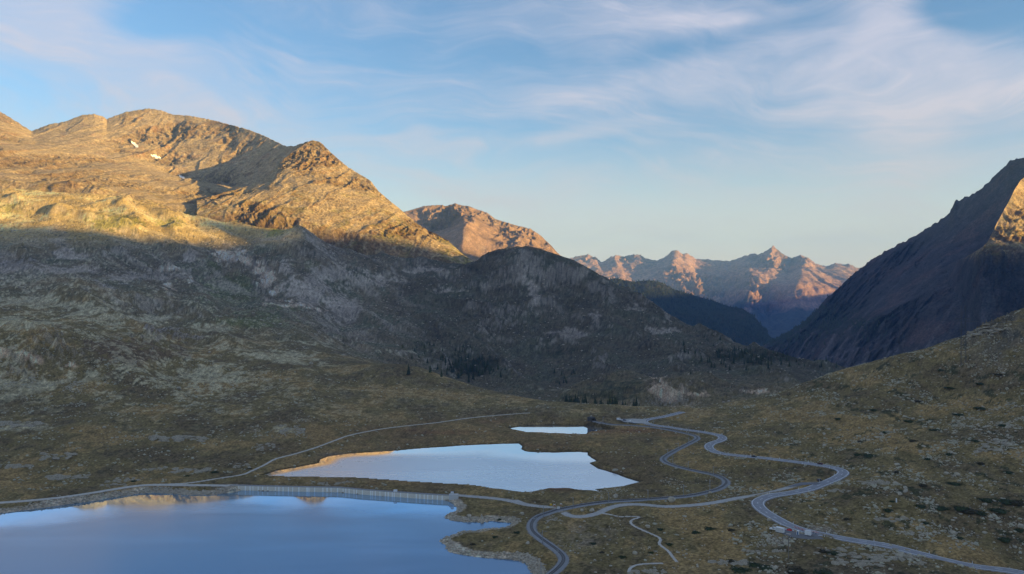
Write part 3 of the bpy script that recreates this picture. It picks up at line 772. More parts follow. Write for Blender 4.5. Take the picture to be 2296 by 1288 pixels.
cd = loft('rounded_mountain', CD, 780, 1340, 300, (12, 30, 50), 261, 45, 18, 260, col_dome, M_MOUNT, 0.7)
FS = [
 [(1300,830,4800),(1560,835,4900),(1800,850,5000)],
 [(1300,700,6000),(1450,690,6000),(1600,720,6000),(1700,760,6000),(1800,830,6000)],
 [(1300,640,6900),(1380,624,7000),(1420,632,7000),(1450,629,7000),(1480,632,7000),(1510,648,7000),(1560,664,6900),(1600,675,6800),(1640,689,6700),(1665,692,6600),(1690,709,6500),(1712,735,6400),(1736,768,6300),(1760,795,6200),(1800,840,6100)],
]
fs = loft('wooded_spur', FS, 1300, 1800, 260, (20, 60), 281, 30, 16, 220, col_wood, M_MOUNT, 0.8)
FR = [
 [(1180,800,9500),(2080,800,9500)],
 [(1180,720,12000),(1500,735,12000),(1700,745,12000),(2080,735,12000)],
 [(1180,640,14200),(1300,640,14200),(1400,650,14200),(1500,655,14000),(1545,628,13600),(1600,650,14200),(1640,652,14000),(1685,628,13400),(1730,650,14000),(1790,634,13300),(1860,644,13800),(1930,650,14000),(2080,650,14000)],
 [(1180,605,15600),(1300,606,15600),(1380,604,15400),(1440,612,15700),(1510,598,15200),(1560,614,15900),(1620,614,15800),(1680,598,15300),(1735,596,15200),(1770,612,15700),(1800,600,15000),(1870,622,15400),(1940,626,15600),(2080,630,15600)],
 [(1180,590,17500),(1275,578,17500),(1300,572,17500),(1320,569,17500),(1335,576,17500),(1350,588,17500),(1368,576,17200),(1385,571,17200),(1400,574,17500),(1420,571,17300),(1436,570,17300),(1452,581,17500),(1475,584,17600),(1490,577,17300),(1508,562,17000),(1518,561,17000),(1530,570,17300),(1538,567,17300),(1560,580,17600),(1600,583,17700),(1640,585,17700),(1652,580,17600),(1690,567,17300),(1700,571,17300),(1720,560,17100),(1737,548,17000),(1750,564,17200),(1775,580,17500),(1796,571,17300),(1812,577,17500),(1830,592,17700),(1855,597,17800),(1872,590,17700),(1900,592,17700),(1925,600,17800),(2080,620,17800)],
]
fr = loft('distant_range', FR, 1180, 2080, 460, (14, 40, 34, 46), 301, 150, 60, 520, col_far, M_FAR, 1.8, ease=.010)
ER = [
 [(1670,830,4700),(1800,860,3900),(1900,880,3300),(2100,870,2900),(2400,850,2500),(2900,850,2300)],
 [(1670,800,5000),(1760,770,4700),(1850,745,4200),(1950,725,3750),(2100,685,3350),(2300,650,3050),(2900,640,2600)],
 [(1670,792,5250),(1780,748,5050),(1870,690,4750),(1950,645,4450),(2100,570,4050),(2300,510,3700),(2900,420,3200)],
 [(1670,800,5500),(1690,788,5450),(1725,767,5400),(1750,756,5330),(1800,725,5200),(1830,698,5110),(1850,671,5050),(1880,646,4980),(1900,625,4950),(1950,585,4850),(2000,555,4700),(2050,530,4600),(2090,505,4500),(2120,486,4420),(2130,477,4390),(2136,461,4380),(2143,447,4370),(2149,452,4360),(2156,446,4340),(2170,441,4300),(2200,424,4200),(2245,380,4100),(2256,372,4080),(2264,361,4050),(2275,357,4030),(2296,354,4000),(2350,330,3900),(2450,350,3800),(2600,420,3700),(2900,560,3600)],
]
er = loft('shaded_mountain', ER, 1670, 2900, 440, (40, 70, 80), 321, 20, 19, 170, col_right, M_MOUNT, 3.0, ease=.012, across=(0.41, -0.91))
E2 = [
 [(2110,800,3300),(2200,800,2850),(2300,800,2750),(2700,800,2750)],
 [(2110,650,3700),(2160,600,3350),(2200,564,3000),(2240,556,2980),(2300,565,2980),(2700,580,2980)],
 [(2110,600,4000),(2160,580,3450),(2200,556,3020),(2213,545,3050),(2230,512,3150),(2245,482,3250),(2262,452,3350),(2275,425,3450),(2288,405,3560),(2296,398,3620),(2330,372,3800),(2400,350,4000),(2600,420,4200),(2700,480,4200)],
]
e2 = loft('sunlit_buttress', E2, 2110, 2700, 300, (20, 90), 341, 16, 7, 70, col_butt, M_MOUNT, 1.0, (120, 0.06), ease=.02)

# the range beyond the right-hand edge that keeps the valley in morning shade
sh = np.array([math.sin(SUN_AZ), math.cos(SUN_AZ)]); sn = np.array([-sh[1], sh[0]])
OCC = [(-9000,900),(-4000,1250),(0,1300),(1000,1270),(1380,1222),(1450,1192),(1560,1140),(1662,1118),(1800,1112),(1890,1130),(1925,1200),(1950,1250),(2000,1250),(2030,1220),(2060,1175),(2110,1158),(2170,1146),(2225,1126),(2331,1095),(2387,1038),(2448,1012),(2600,960),(3200,900),(4116,862),(6000,900),(9000,860),(11000,760),(12500,720),(14500,760),(17000,800)]
def occluder(C0=5000.0):
    l = np.concatenate([np.linspace(-5000, 1200, 90), np.linspace(1210, 2700, 260), np.linspace(2720, 17000, 420)])
    H = np.interp(l, [o[0] for o in OCC], [o[1] for o in OCC]) + OCC_LIFT
    H = H + 7 * fbm(l / 90, l * 0, 4, 0.55, seed=401)
    prof = np.array([-2600, -1700, -900, -350, 0, 350, 900, 1700, 2600]); pz = np.array([0, .22, .52, .8, 1, .8, .52, .22, 0])
    V = []
    for dc, k in zip(prof, pz):
        n = 60 * fbm(l / 500, l * 0 + dc / 300, 4, seed=405) * (1 - k) * 2
        xx = sh[0] * (C0 + dc) + sn[0] * l; yy = sh[1] * (C0 + dc) + sn[1] * l
        V.append(np.stack([xx, yy, -650 + (H + 650) * k + n * (abs(dc) < 2500)], -1))
    V = np.array(V)
    # keep it out from under the flight line
    o = mesh_obj('eastern_range', V.reshape(-1, 3), grid_faces(len(prof), len(l))[:, ::-1].copy(), plain('eastern_range_rock', (0.09, 0.08, 0.07), var=.3, scale=.01), smooth=True)
    tag(o, kind='structure')
OCC_LIFT = 0.0
occluder()

# ------------------------------------------------------------------ water
def water_material(name, deep, mirror, metal_calm, metal, rough_calm, rough_ruffled, wave, strength):
    m, t, b = material(name)
    co = obj_coord(t)
    ruf = t.node('ShaderNodeAttribute', attribute_name='ruffled').outputs['Fac']
    sx = t.node('ShaderNodeVectorMath', operation='MULTIPLY'); t.link(co, sx.inputs[0]); sx.inputs[1].default_value = (0.25, 1.0, 1.0)
    n2 = t.noise(sx.outputs[0], 0.022, 5.0, 0.62, 0.8)
    ruf = t.math('MULTIPLY', ruf, t.smooth(n2, .34, .60, .82, 1.0))
    mt = t.math('ADD', t.math('MULTIPLY', ruf, metal - metal_calm), metal_calm)
    t.link(t.mix(mt, deep, mirror), b.inputs['Base Color'])
    t.link(mt, b.inputs['Metallic'])
    t.link(t.math('ADD', t.math('MULTIPLY', ruf, rough_ruffled - rough_calm), rough_calm), b.inputs['Roughness'])
    b.inputs['IOR'].default_value = 1.333; b.inputs['Specular IOR Level'].default_value = 0.5
    n = t.noise(co, wave, 3.0, 0.6)
    bp = t.node('ShaderNodeBump'); bp.inputs['Distance'].default_value = 0.08
    t.link(t.math('MULTIPLY', ruf, strength), bp.inputs['Strength'])
    t.link(n, bp.inputs['Height']); t.link(bp.outputs[0], b.inputs['Normal'])
    return m

def lake(name, d, level, mat, label, ruffled):
    """a level sheet over the lake bed, running a little way under the banks"""
    rr, cc = np.nonzero(d < 2.5)
    r0, r1, c0, c1 = rr.min(), rr.max(), cc.min(), cc.max()
    keep = np.zeros(d.shape, bool)
    q = (d < 1.5)
    cell = q[:-1, :-1] | q[1:, :-1] | q[:-1, 1:] | q[1:, 1:]
    fr, fc = np.nonzero(cell)
    idx = np.stack([fr * NC + fc, fr * NC + fc + 1, (fr + 1) * NC + fc + 1, (fr + 1) * NC + fc], 1)
    used, inv = np.unique(idx.ravel(), return_inverse=True)
    V = np.stack([GX.ravel()[used], GY.ravel()[used], np.full(len(used), level)], 1)
    o = mesh_obj(name, V, inv.reshape(-1, 4), mat, smooth=True)
    a = o.data.attributes.new('ruffled', 'FLOAT', 'POINT'); a.data.foreach_set('value', ruffled.ravel()[used].astype(np.float32))
    tag(o, label, kind='structure')
M_W1 = water_material('reservoir_water', (0.012, 0.060, 0.140), (0.40, 0.635, 0.92), 0.88, 0.36, 0.02, 0.13, 0.8, 0.2)
M_W2 = water_material('small_lake_water', (0.018, 0.045, 0.075), (0.92, 0.95, 1.0), 0.92, 0.84, 0.02, 0.30, 0.8, 0.08)
_fp = shore([(600,1062),(673,1046.6),(715,1038.6),(735,1024),(785,1017.6),(882,1011),(1043,999),(1162,995),(1171,1008),(1237,1014.4),(1318,1014.7)], LK_MID)
_df = np.full(GX.shape, 1e3)
_m = d_mid < 3
for _i in range(len(_fp) - 1):
    (ax, ay), (bx, by) = _fp[_i], _fp[_i + 1]
    ex, ey = bx - ax, by - ay
    tt_ = np.clip(((GX[_m] - ax) * ex + (GY[_m] - ay) * ey) / (ex * ex + ey * ey), 0, 1)
    _df[_m] = np.minimum(_df[_m], np.hypot(GX[_m] - ax - tt_ * ex, GY[_m] - ay - tt_ * ey))
_fb = shore([(-520,1250),(0,1151.6),(104,1137.7),(209,1123.8),(313,1107),(348,1105),(418,1109.8),(519,1104),(596,1101),(692,1103),(811,1108.5),(955,1118.5),(998,1121)], LK_BIG)
_db = np.full(GX.shape, 1e3); _mb = d_big < 3
for _i in range(len(_fb) - 1):
    (ax, ay), (bx, by) = _fb[_i], _fb[_i + 1]
    ex, ey = bx - ax, by - ay
    tt_ = np.clip(((GX[_mb] - ax) * ex + (GY[_mb] - ay) * ey) / (ex * ex + ey * ey), 0, 1)
    _db[_mb] = np.minimum(_db[_mb], np.hypot(GX[_mb] - ax - tt_ * ex, GY[_mb] - ay - tt_ * ey))
calm_w = 10 + 26 * sst(GX, -180, -20)
lake('reservoir_water', d_big, LK_BIG, M_W1, 'blue reservoir water held back by the pale dam', sst(_db + 10 * fbm(GX / 60, GY / 25, 4, seed=97), 12, 62))
lake('lake_water', d_mid, LK_MID, M_W2, 'mirror-like middle lake beyond the dam', sst(_df, calm_w * .3, calm_w * 1.7))
lake('tarn_water', d_far, LK_FAR, M_W2, 'small bright tarn at the far end of the valley floor', 0.0 * GX + 0.08)

# ------------------------------------------------------------------ building blocks for things
class MB:
    """collects shapes into one mesh"""
    def __init__(self): self.v = []; self.f = []
    def add(self, v, f):
        n = len(self.v); self.v += [tuple(p) for p in v]; self.f += [tuple(i + n for i in q) for q in f]; return self
    def box(self, x0, x1, y0, y1, z0, z1):
        v = [(x, y, z) for z in (z0, z1) for y in (y0, y1) for x in (x0, x1)]
        return self.add(v, [(0, 2, 3, 1), (4, 5, 7, 6), (0, 1, 5, 4), (2, 6, 7, 3), (0, 4, 6, 2), (1, 3, 7, 5)])
    def tube(self, a, b, r0, r1=None, n=6):
        r1 = r0 if r1 is None else r1
        a, b = Vector(a), Vector(b); d = (b - a).normalized(); u = d.orthogonal().normalized(); w = d.cross(u)
        v = []
        for p, r in ((a, r0), (b, r1)):
            for k in range(n):
                t = 2 * math.pi * k / n; v.append(p + (u * math.cos(t) + w * math.sin(t)) * r)
        f = [(k, (k + 1) % n, n + (k + 1) % n, n + k) for k in range(n)] + [tuple(range(n))[::-1], tuple(range(n, 2 * n))]
        return self.add(v, f)
    def prism(self, prof, y0, y1, taper=None):
        """side profile (x, z) extruded across y; taper(x, z) gives the half-width factor"""
        n = len(prof); tp = taper or (lambda x, z: 1.0); m = (y0 + y1) / 2; h = (y1 - y0) / 2
        v = [(x, m - h * tp(x, z), z) for x, z in prof] + [(x, m + h * tp(x, z), z) for x, z in prof]
        f = [tuple(range(n)), tuple(range(2 * n - 1, n - 1, -1))] + [(k, n + k, n + (k + 1) % n, (k + 1) % n) for k in range(n)]
        return self.add(v, f)
    def build(self, name, mat, parent=None, bevel=0.0, smooth=False):
        o = mesh_obj(name, self.v, self.f, mat, parent, smooth)
        if bevel:
            bm = bmesh.new(); bm.from_mesh(o.data)
            bmesh.ops.recalc_face_normals(bm, faces=bm.faces[:])
            bmesh.ops.bevel(bm, geom=bm.edges[:], offset=bevel, segments=1, affect='EDGES', clamp_overlap=True)
            bm.to_mesh(o.data); bm.free()
        return o

def empty(name, loc, rz=0.0):
    o = bpy.data.objects.new(name, None); o.location = loc; o.rotation_euler = (0, 0, rz)
    o.empty_display_size = 0.5
    col.objects.link(o); return o

def copy_tree(src, loc, rz=0.0, scale=None, kids=None):
    c = src.copy(); col.objects.link(c); c.location = loc; c.rotation_euler = (0, 0, rz)
    if scale: c.scale = scale
    for ch in (kids if kids is not None else list(src.children)):
        d = ch.copy(); col.objects.link(d); d.parent = c
        for g in ch.children:
            e = g.copy(); col.objects.link(e); e.parent = d
    return c

def ribbon_arrays(P, off_a, off_b, lift):
    T = np.gradient(P[:, :2], axis=0); T /= np.hypot(T[:, 0], T[:, 1])[:, None] + 1e-9
    N = np.stack([T[:, 1], -T[:, 0]], 1)              # to the right of travel
    A = np.column_stack([P[:, :2] + N * off_a, P[:, 2] + lift]); B = np.column_stack([P[:, :2] + N * off_b, P[:, 2] + lift])
    return A, B

def ribbon(name, P, off_a, off_b, lift, mat, parent=None, thick=0.0, seg=None):
    A, B = ribbon_arrays(P, off_a, off_b, lift)
    n = len(P)
    if thick:
        T = np.gradient(P[:, :2], axis=0); T /= np.hypot(T[:, 0], T[:, 1])[:, None] + 1e-9
        N = np.stack([T[:, 1], -T[:, 0]], 1)
        s = 1 if off_b > off_a else -1
        A2 = A.copy(); A2[:, :2] -= N * thick * 1.2 * s; A2[:, 2] -= thick
        B2_ = B.copy(); B2_[:, :2] += N * thick * 1.2 * s; B2_[:, 2] -= thick
        rows = [A2, A, B, B2_]
    else: rows = [A, B]
    V = np.concatenate(rows); k = len(rows)
    i = np.arange(n - 1)
    if seg is not None: i = i[seg(i)]
    F_ = np.concatenate([np.stack([i + r * n, i + (r + 1) * n, i + 1 + (r + 1) * n, i + 1 + r * n], 1) for r in range(k - 1)])
    o = mesh_obj(name, V, F_, mat, parent)
    bm = bmesh.new(); bm.from_mesh(o.data); bmesh.ops.recalc_face_normals(bm, faces=bm.faces[:])
    if sum(f.normal.z for f in bm.faces) < 0: bmesh.ops.reverse_faces(bm, faces=bm.faces[:])
    bm.to_mesh(o.data); bm.free()
    return o

M_ASPH = plain('worn_asphalt', (0.29, 0.29, 0.305), 0.9, var=0.16, scale=0.35)
M_GRAV = plain('pale_gravel', (0.44, 0.42, 0.39), 0.95, var=0.22, scale=0.6)
M_DUST = plain('trodden_path', (0.52, 0.485, 0.43), 0.95, var=0.22, scale=0.5)
M_BALL = plain('ballast_stone', (0.28, 0.282, 0.288), 0.95, var=0.22, scale=0.9)
M_PAINT = plain('road_paint', (0.74, 0.74, 0.74), 0.7, var=0.10, scale=1.0)
M_SLEEP = plain('sleeper_steel', (0.055, 0.050, 0.048), 0.8, var=0.2, scale=3.0)
M_RAIL = plain('rail_steel', (0.075, 0.066, 0.062), 0.45, 0.6, var=0.15, scale=3.0)
M_CONC = plain('dam_concrete', (0.74, 0.65, 0.51), 0.9, var=0.20, scale=0.45)
M_CONC2 = plain('dam_crest_concrete', (0.30, 0.295, 0.29), 0.9, var=0.2, scale=0.6)
M_LIME = plain('lime_streaked_joint', (0.92, 0.88, 0.80), 0.9, var=0.14, scale=0.8)
M_DARKMET = plain('dark_painted_steel', (0.045, 0.048, 0.052), 0.5, 0.3)
M_GALV = plain('galvanised_steel', (0.34, 0.35, 0.36), 0.5, 0.5)
M_WOOD = plain('weathered_pole_wood', (0.20, 0.175, 0.145), 0.9, var=0.25)
M_WHITE = plain('white_paint', (0.80, 0.80, 0.79), 0.5, var=0.06)
M_OFFW = plain('dusty_white_panel', (0.66, 0.66, 0.66), 0.6, var=0.10)
M_RED = plain('red_paint', (0.55, 0.035, 0.030), 0.6, var=0.12)
M_YEL = plain('yellow_sign_paint', (0.78, 0.50, 0.03), 0.5, var=0.08)
M_BLACK = plain('black_rubber_and_bore', (0.02, 0.02, 0.022), 0.8, var=0.15)
M_GLASS = plain('dark_glass', (0.022, 0.027, 0.032), 0.08, 0.0, var=0.1, spec=0.6)
M_STONE = plain('granite_boulder', (0.44, 0.385, 0.295), 0.95, var=0.40, scale=0.9)
M_STONE2 = plain('slab_rock', (0.42, 0.360, 0.275), 0.95, var=0.45, scale=0.5)
def cracked(m):
    t = NT(m.node_tree); b = next(n for n in t.n if n.type == 'BSDF_PRINCIPLED'); src = b.inputs['Base Color'].links[0].from_socket
    co = obj_coord(t); n = t.node('ShaderNodeVectorMath', operation='MULTIPLY'); t.link(co, n.inputs[0]); n.inputs[1].default_value = (1.0, 2.2, 3.0)
    v = t.node('ShaderNodeTexVoronoi', feature='DISTANCE_TO_EDGE'); t.link(n.outputs[0], v.inputs['Vector']); v.inputs['Scale'].default_value = 2.4
    li = t.noise(co, 3.0, 5.0, .7)
    c = t.mix(t.smooth(li, .45, .62, 0.0, .55), src, (0.10, 0.095, 0.055))
    c = t.mix(t.smooth(v.outputs['Distance'], 0.0, 0.07, .8, 0.0), c, (0.05, 0.045, 0.035))
    t.link(c, b.inputs['Base Color']); return m
M_SLAB = cracked(plain('cracked_slab_rock', (0.44, 0.375, 0.275), 0.95, var=0.40, scale=1.5))
M_STONE3 = plain('lichen_stone', (0.43, 0.395, 0.290), 0.95, var=0.35, scale=0.7)

# ------------------------------------------------------------------ roads, paths, track
rd = ribbon('mountain_road', main_road, -3.9, 3.9, 0.06, M_ASPH, None, 0.45)
tag(rd, 'two-lane asphalt mountain road winding past the lakes', kind='structure')
for s in (-1, 1):
    ribbon('edge_line', main_road, s * 3.75, s * 3.30, 0.075, M_PAINT, rd)
ribbon('centre_line', main_road, -0.17, 0.17, 0.075, M_PAINT, rd, seg=lambda i: (i % 6) < 2)
sr = ribbon('gravel_road', side_road, -2.3, 2.3, 0.05, M_GRAV, None, 0.35)
tag(sr, 'pale gravel service road from the junction to the dam', kind='structure')
sh_r = ribbon('shore_road', shore_road, -1.9, 1.9, 0.05, M_DUST, None, 0.35)
tag(sh_r, 'pale service track along the left bank of the reservoir', kind='structure')
for nm, ln, w in (('footpath', trail, 0.95), ('footpath', hike, 0.62), ('footpath', hike2, 0.62)):
    o = ribbon(nm, ln, -w, w, 0.04, M_DUST, None, 0.25); tag(o, kind='structure')
lb = ribbon('gravel_layby', layby, -4.6, 4.4, 0.03, plain('layby_gravel', (0.19, 0.185, 0.185), .95, var=.2), None, 0.3); tag(lb, kind='structure')
# turning place and parking lot off the road
def pad(name, pts, lift, mat):
    V = []
    for px, py in pts:
        D = hit_base(px, py); x, y, z = world_of(px, py, D); V.append((x, y, max(z, float(ground(x, y)[0])) + lift))
    n = len(V); c = tuple(sum(v[k] for v in V) / n for k in range(3))
    o = mesh_obj(name, V + [c], [(i, (i + 1) % n, n) for i in range(n)], mat)
    bm = bmesh.new(); bm.from_mesh(o.data); bmesh.ops.recalc_face_normals(bm, faces=bm.faces[:])
    if sum(f.normal.z for f in bm.faces) < 0: bmesh.ops.reverse_faces(bm, faces=bm.faces[:])
    bm.to_mesh(o.data); bm.free(); tag(o, kind='structure'); return o
pad('parking_lot', [(1384,941),(1400,947),(1418,949.5),(1440,950.5),(1462,952),(1448,946),(1450,941),(1420,939.5)], 0.25, M_GRAV)
pad('junction_apron', [(1795,1083),(1760,1094),(1790,1091),(1815,1088),(1830,1088),(1842,1083)], 0.25, plain('apron_asphalt', (.185, .185, .195), .9, var=.15))
pad('dam_forecourt', [(1147,1122),(1158,1128),(1172,1131),(1186,1132),(1172,1126),(1162,1122)], 0.25, M_GRAV)

tr = ribbon('railway_track', railway, -2.3, 2.3, 0.10, M_BALL, None, 0.6)
tag(tr, 'single narrow-gauge railway track on grey ballast', kind='structure')
for s in (-1, 1):
    A, B = ribbon_arrays(railway, s * 0.62, s * 0.78 + 0, 0.36)
    r_ = ribbon('rail', railway, s * 0.55, s * 0.80, 0.34, M_RAIL, tr, 0.14)
mb = MB()
T = np.gradient(railway[:, :2], axis=0); T /= np.hypot(T[:, 0], T[:, 1])[:, None]
for i in range(0, len(railway)):
    p = railway[i]; t = Vector((T[i][0], T[i][1], 0)); n = Vector((T[i][1], -T[i][0], 0)); z = p[2]
    q = [Vector((p[0], p[1], z + h)) + t * a + n * b for h in (0.08, 0.19) for a, b in ((-.18, -1.0), (.18, -1.0), (.18, 1.0), (-.18, 1.0))]
    mb.add(q, [(4, 5, 6, 7), (0, 1, 5, 4), (1, 2, 6, 5), (2, 3, 7, 6), (3, 0, 4, 7)])
so = mb.build('sleepers', M_SLEEP, tr); so['kind'] = 'stuff'

# catenary masts: pole, bracket, strut, insulator
def make_mast():
    r = empty('catenary_mast', (0, 0, 0))
    MB().box(-.13, .13, -.13, .13, -0.6, 7.4).build('pole', M_GALV, r)
    MB().box(-.3, .3, -.3, .3, -0.8, 0.25).build('footing', M_CONC2, r)
    MB().tube((0, 0, 6.4), (3.1, 0, 6.6), .07).build('bracket_arm', M_GALV, r)
    MB().tube((0, 0, 7.3), (2.4, 0, 6.6), .04).build('tie_rod', M_GALV, r)
    MB().tube((2.9, 0, 6.58), (2.9, 0, 5.9), .09, .05).build('insulator', plain('brown_insulator', (.12, .06, .04), .4), r)
    return r
mast0 = make_mast()
L = np.concatenate([[0], np.cumsum(np.hypot(*np.diff(railway[:, :2], axis=0).T))])
mk = 0
contact = []
places = ['near the tunnel mouth', 'beside the tarn', 'on the straight beyond the tarn', 'on the upper bend', 'below the upper bend', 'along the middle curve', 'on the middle straight', 'by the lower bend', 'along the straight behind the middle lake', 'between the middle lake and the gravel road', 'near the level crossing', 'just below the level crossing', 'on the S-bend beside the reservoir', 'at the bottom of the S-bend']
dists = np.arange(16, L[-1] - 4, 29.0)
for j, d in enumerate(dists):
    i = int(np.searchsorted(L, d)); p = railway[i]
    side = 1 if (j // 5) % 2 == 0 else -1
    n = np.array([T[i][1], -T[i][0]]) * side
    loc = (p[0] + n[0] * 2.95, p[1] + n[1] * 2.95, p[2] - 0.05)
    rz = math.atan2(-n[1], -n[0])
    m = copy_tree(mast0, loc, rz) if mk else mast0
    m.location = loc; m.rotation_euler = (0, 0, rz)
    sect = places[min(int(j * len(places) / len(dists)), len(places) - 1)]
    tag(m, 'slim grey railway mast with a bracket arm ' + sect, 'mast', 'catenary masts ' + sect)
    contact.append((p[0], p[1], p[2] + 5.9)); mk += 1
mb = MB()
for a, b in zip(contact[:-1], contact[1:]): mb.tube(a, b, .025, n=4)
tag(mb.build('contact_wire', M_DARKMET), 'thin overhead wire strung above the railway track', 'wire')

# delineator posts beside the road
def make_delineator():
    r = empty('delineator_post', (0, 0, 0))
    MB().box(-.09, .09, -.06, .06, -0.2, 1.15).build('post', M_WHITE, r)
    MB().box(-.095, .095, -.065, .065, .82, .98).build('reflector_band', M_BLACK, r)
    return r
del0 = make_delineator(); used = False
Lm = np.concatenate([[0], np.cumsum(np.hypot(*np.diff(main_road[:, :2], axis=0).T))])
Tm = np.gradient(main_road[:, :2], axis=0); Tm /= np.hypot(Tm[:, 0], Tm[:, 1])[:, None]
for j, d in enumerate(np.arange(20, Lm[-1], 26.0)):
    i = min(int(np.searchsorted(Lm, d)), len(main_road) - 1); p = main_road[i]
    for s in (-1, 1):
        n = np.array([Tm[i][1], -Tm[i][0]]) * s
        x, y = p[0] + n[0] * 4.35, p[1] + n[1] * 4.35
        px = CX + F * x / y
        if not (-20 < px < 2320): continue
        loc = (x, y, p[2] - .25); rz = math.atan2(Tm[i][1], Tm[i][0])
        m = copy_tree(del0, loc, rz) if used else del0
        m.location = loc; m.rotation_euler = (0, 0, rz); used = True; m.scale = (1.5, 1.5, 1.3)
        py = CY + F * (CAMZ - p[2]) / y
        sect = 'on the far bends near the parking lot' if py < 1016 else 'on the straight before the hairpin' if py < 1046 else 'around the hairpin' if py < 1100 else 'on the bend above the road works' if py < 1182 else 'on the lower straight past the road works'
        tag(m, 'small white marker post ' + sect + (', left side' if s < 0 else ', right side'), 'marker post', 'white marker posts ' + sect + (' left' if s < 0 else ' right'))

# ------------------------------------------------------------------ the dam: panels between whitened joints
dam = empty('concrete_dam', tuple(dam_line[0])); tag(dam, 'long low concrete dam with white-streaked joints between two lakes', 'dam')
_dpx = np.array([q[0] for q in DAM_TOP], float)
def dam_at(px):
    return Vector((np.interp(px, _dpx, dam_line[:, 0]), np.interp(px, _dpx, dam_line[:, 1]), 3.4))
JX = [147,210,254,281,330,371,420,491,524,563,613,653,711,788,805,858,936,975,1012,1073,1125,1150,1181,1227,1251,1305,1384,1400,1427,1470,1521,1547,1585,1603,1663,1730,1810,1844,1884,1917,1962,2007,2052,2118]
JX = [500 + q / 4.1745 for q in JX]
JW = {3: .5, 13: 1.0, 17: .9, 5: .7, 31: .9, 27: .7, 33: .7}
edges = [518.0] + JX + [1010.0]
dl = Vector(dam_line[0])
pcube = None
rj = random.Random(5)
for k in range(len(edges) - 1):
    a, b = dam_at(edges[k]), dam_at(edges[k + 1])
    d = b - a; Ln = d.length; rz = math.atan2(d.y, d.x)
    if pcube is None:
        pm = MB().box(0, 1, 0, 2.4, -6.4, 0); pcube = pm.build('wall_panel', M_CONC, dam); o = pcube
    else:
        o = pcube.copy(); col.objects.link(o); o.parent = dam
    o.location = a - dl + Vector((0, 0, -rj.uniform(0, .04))); o.rotation_euler = (0, 0, rz); o.scale = (Ln - .03, 1, 1)
jc = None
for k, q in enumerate(JX):
    a = dam_at(q); b = dam_at(q + 2); rz = math.atan2(b.y - a.y, b.x - a.x)
    if jc is None:
        jc = MB().box(-.5, .5, -.10, 0.3, -5.6, -.12).build('joint_strip', M_LIME, dam); o = jc
    else:
        o = jc.copy(); col.objects.link(o); o.parent = dam
    o.location = a - dl; o.rotation_euler = (0, 0, rz); o.scale = (JW.get(k, .62) * rj.uniform(.85, 1.25), 1, rj.uniform(.9, 1.0))
crest = np.array([list(dam_at(q)) for q in np.linspace(517, 1011, 60)])
cw = ribbon('crest_walkway', crest - np.array(dl), -2.7, 0.15, 0.14, M_CONC2, dam, 0.12)
# railing on the lake side of the crest, and kerb on the valley side
mb = MB()
for i in range(0, 60):
    p = crest[i] - np.array(dl); mb.box(p[0] - .05, p[0] + .05, p[1] + 2.3, p[1] + 2.4, .1, 1.2)
for h in (.65, 1.15):
    for i in range(59):
        a = crest[i] - np.array(dl); b = crest[i + 1] - np.array(dl); mb.tube((a[0], a[1] + 2.35, h), (b[0], b[1] + 2.35, h), .05, n=4)
mb.build('railing', M_DARKMET, dam)
a = dam_at(1010) - dl
MB().box(a.x - 1.0, a.x + 5.5, a.y - 1.2, a.y + 2.6, -5.5, .9).build('end_block', plain('pale_end_block', (.55, .54, .52), .85), dam, bevel=.06)
MB().box(a.x + .2, a.x + 2.2, a.y - .6, a.y + 1.4, .9, 2.6).build('gauge_cabin', M_OFFW, dam, bevel=.05)
a = dam_at(886) - dl
MB().box(a.x - 1.3, a.x + 1.3, a.y + .6, a.y + 1.8, .14, 1.5).build('control_box', M_WHITE, dam, bevel=.05)

# ------------------------------------------------------------------ stones
def ico():
    bm = bmesh.new(); bmesh.ops.create_icosphere(bm, subdivisions=1, radius=1.0)
    v = np.array([p.co[:] for p in bm.verts]); f = np.array([[q.index for q in p.verts] for p in bm.faces]); bm.free(); return v, f
ICO_V, ICO_F = ico()
vis = GROWF < np.minimum.accumulate(np.vstack([np.full((1, NC), 1e9), GROWF[:-1]]), axis=0) + 0.6
inframe = (GPX > -40) & (GPX < 2336) & (GROWF < 1300)
cellarea = np.gradient(GX, axis=1) * np.gradient(GY, axis=0)
def scatter_pick(weight, n, seed):
    r = np.random.RandomState(seed)
    w = (weight * cellarea * vis * inframe).ravel(); w = np.clip(w, 0, None); w /= w.sum()
    idx = r.choice(w.size, n, p=w, replace=True)
    x = GX.ravel()[idx] + r.uniform(-1, 1, n) * 1.2; y = GY.ravel()[idx] + r.uniform(-1, 1, n) * 1.6
    return x, y, ground(x, y), r
def stone_field(name, weight, n, s0, s1, seed, mat, label, flat=0.62, power=3.4):
    x, y, z, r = scatter_pick(weight, n, seed)
    s = s0 + (s1 - s0) * r.rand(n) ** power
    V = ICO_V[None] * (1 + r.uniform(-.28, .28, (n, len(ICO_V), 1)))
    V = V * np.stack([s * r.uniform(.8, 1.5, n), s * r.uniform(.8, 1.3, n), s * flat * r.uniform(.7, 1.3, n)], 1)[:, None, :]
    a = r.uniform(0, 6.28, n); c, q = np.cos(a)[:, None], np.sin(a)[:, None]
    X = V[..., 0] * c - V[..., 1] * q + x[:, None]; Y = V[..., 0] * q + V[..., 1] * c + y[:, None]; ZZ = V[..., 2] + (z + s * flat * .25)[:, None]
    VV = np.stack([X, Y, ZZ], -1).reshape(-1, 3)
    FF = (ICO_F[None] + (np.arange(n) * len(ICO_V))[:, None, None]).reshape(-1, 3)
    o = mesh_obj(name, VV, FF, mat); tag(o, label, 'stones', kind='stuff'); return o
land = (d_big > 1.5) & (d_mid > 2) & (d_far > 2) & (d_way > 5.2)
near = (GD < 1150)
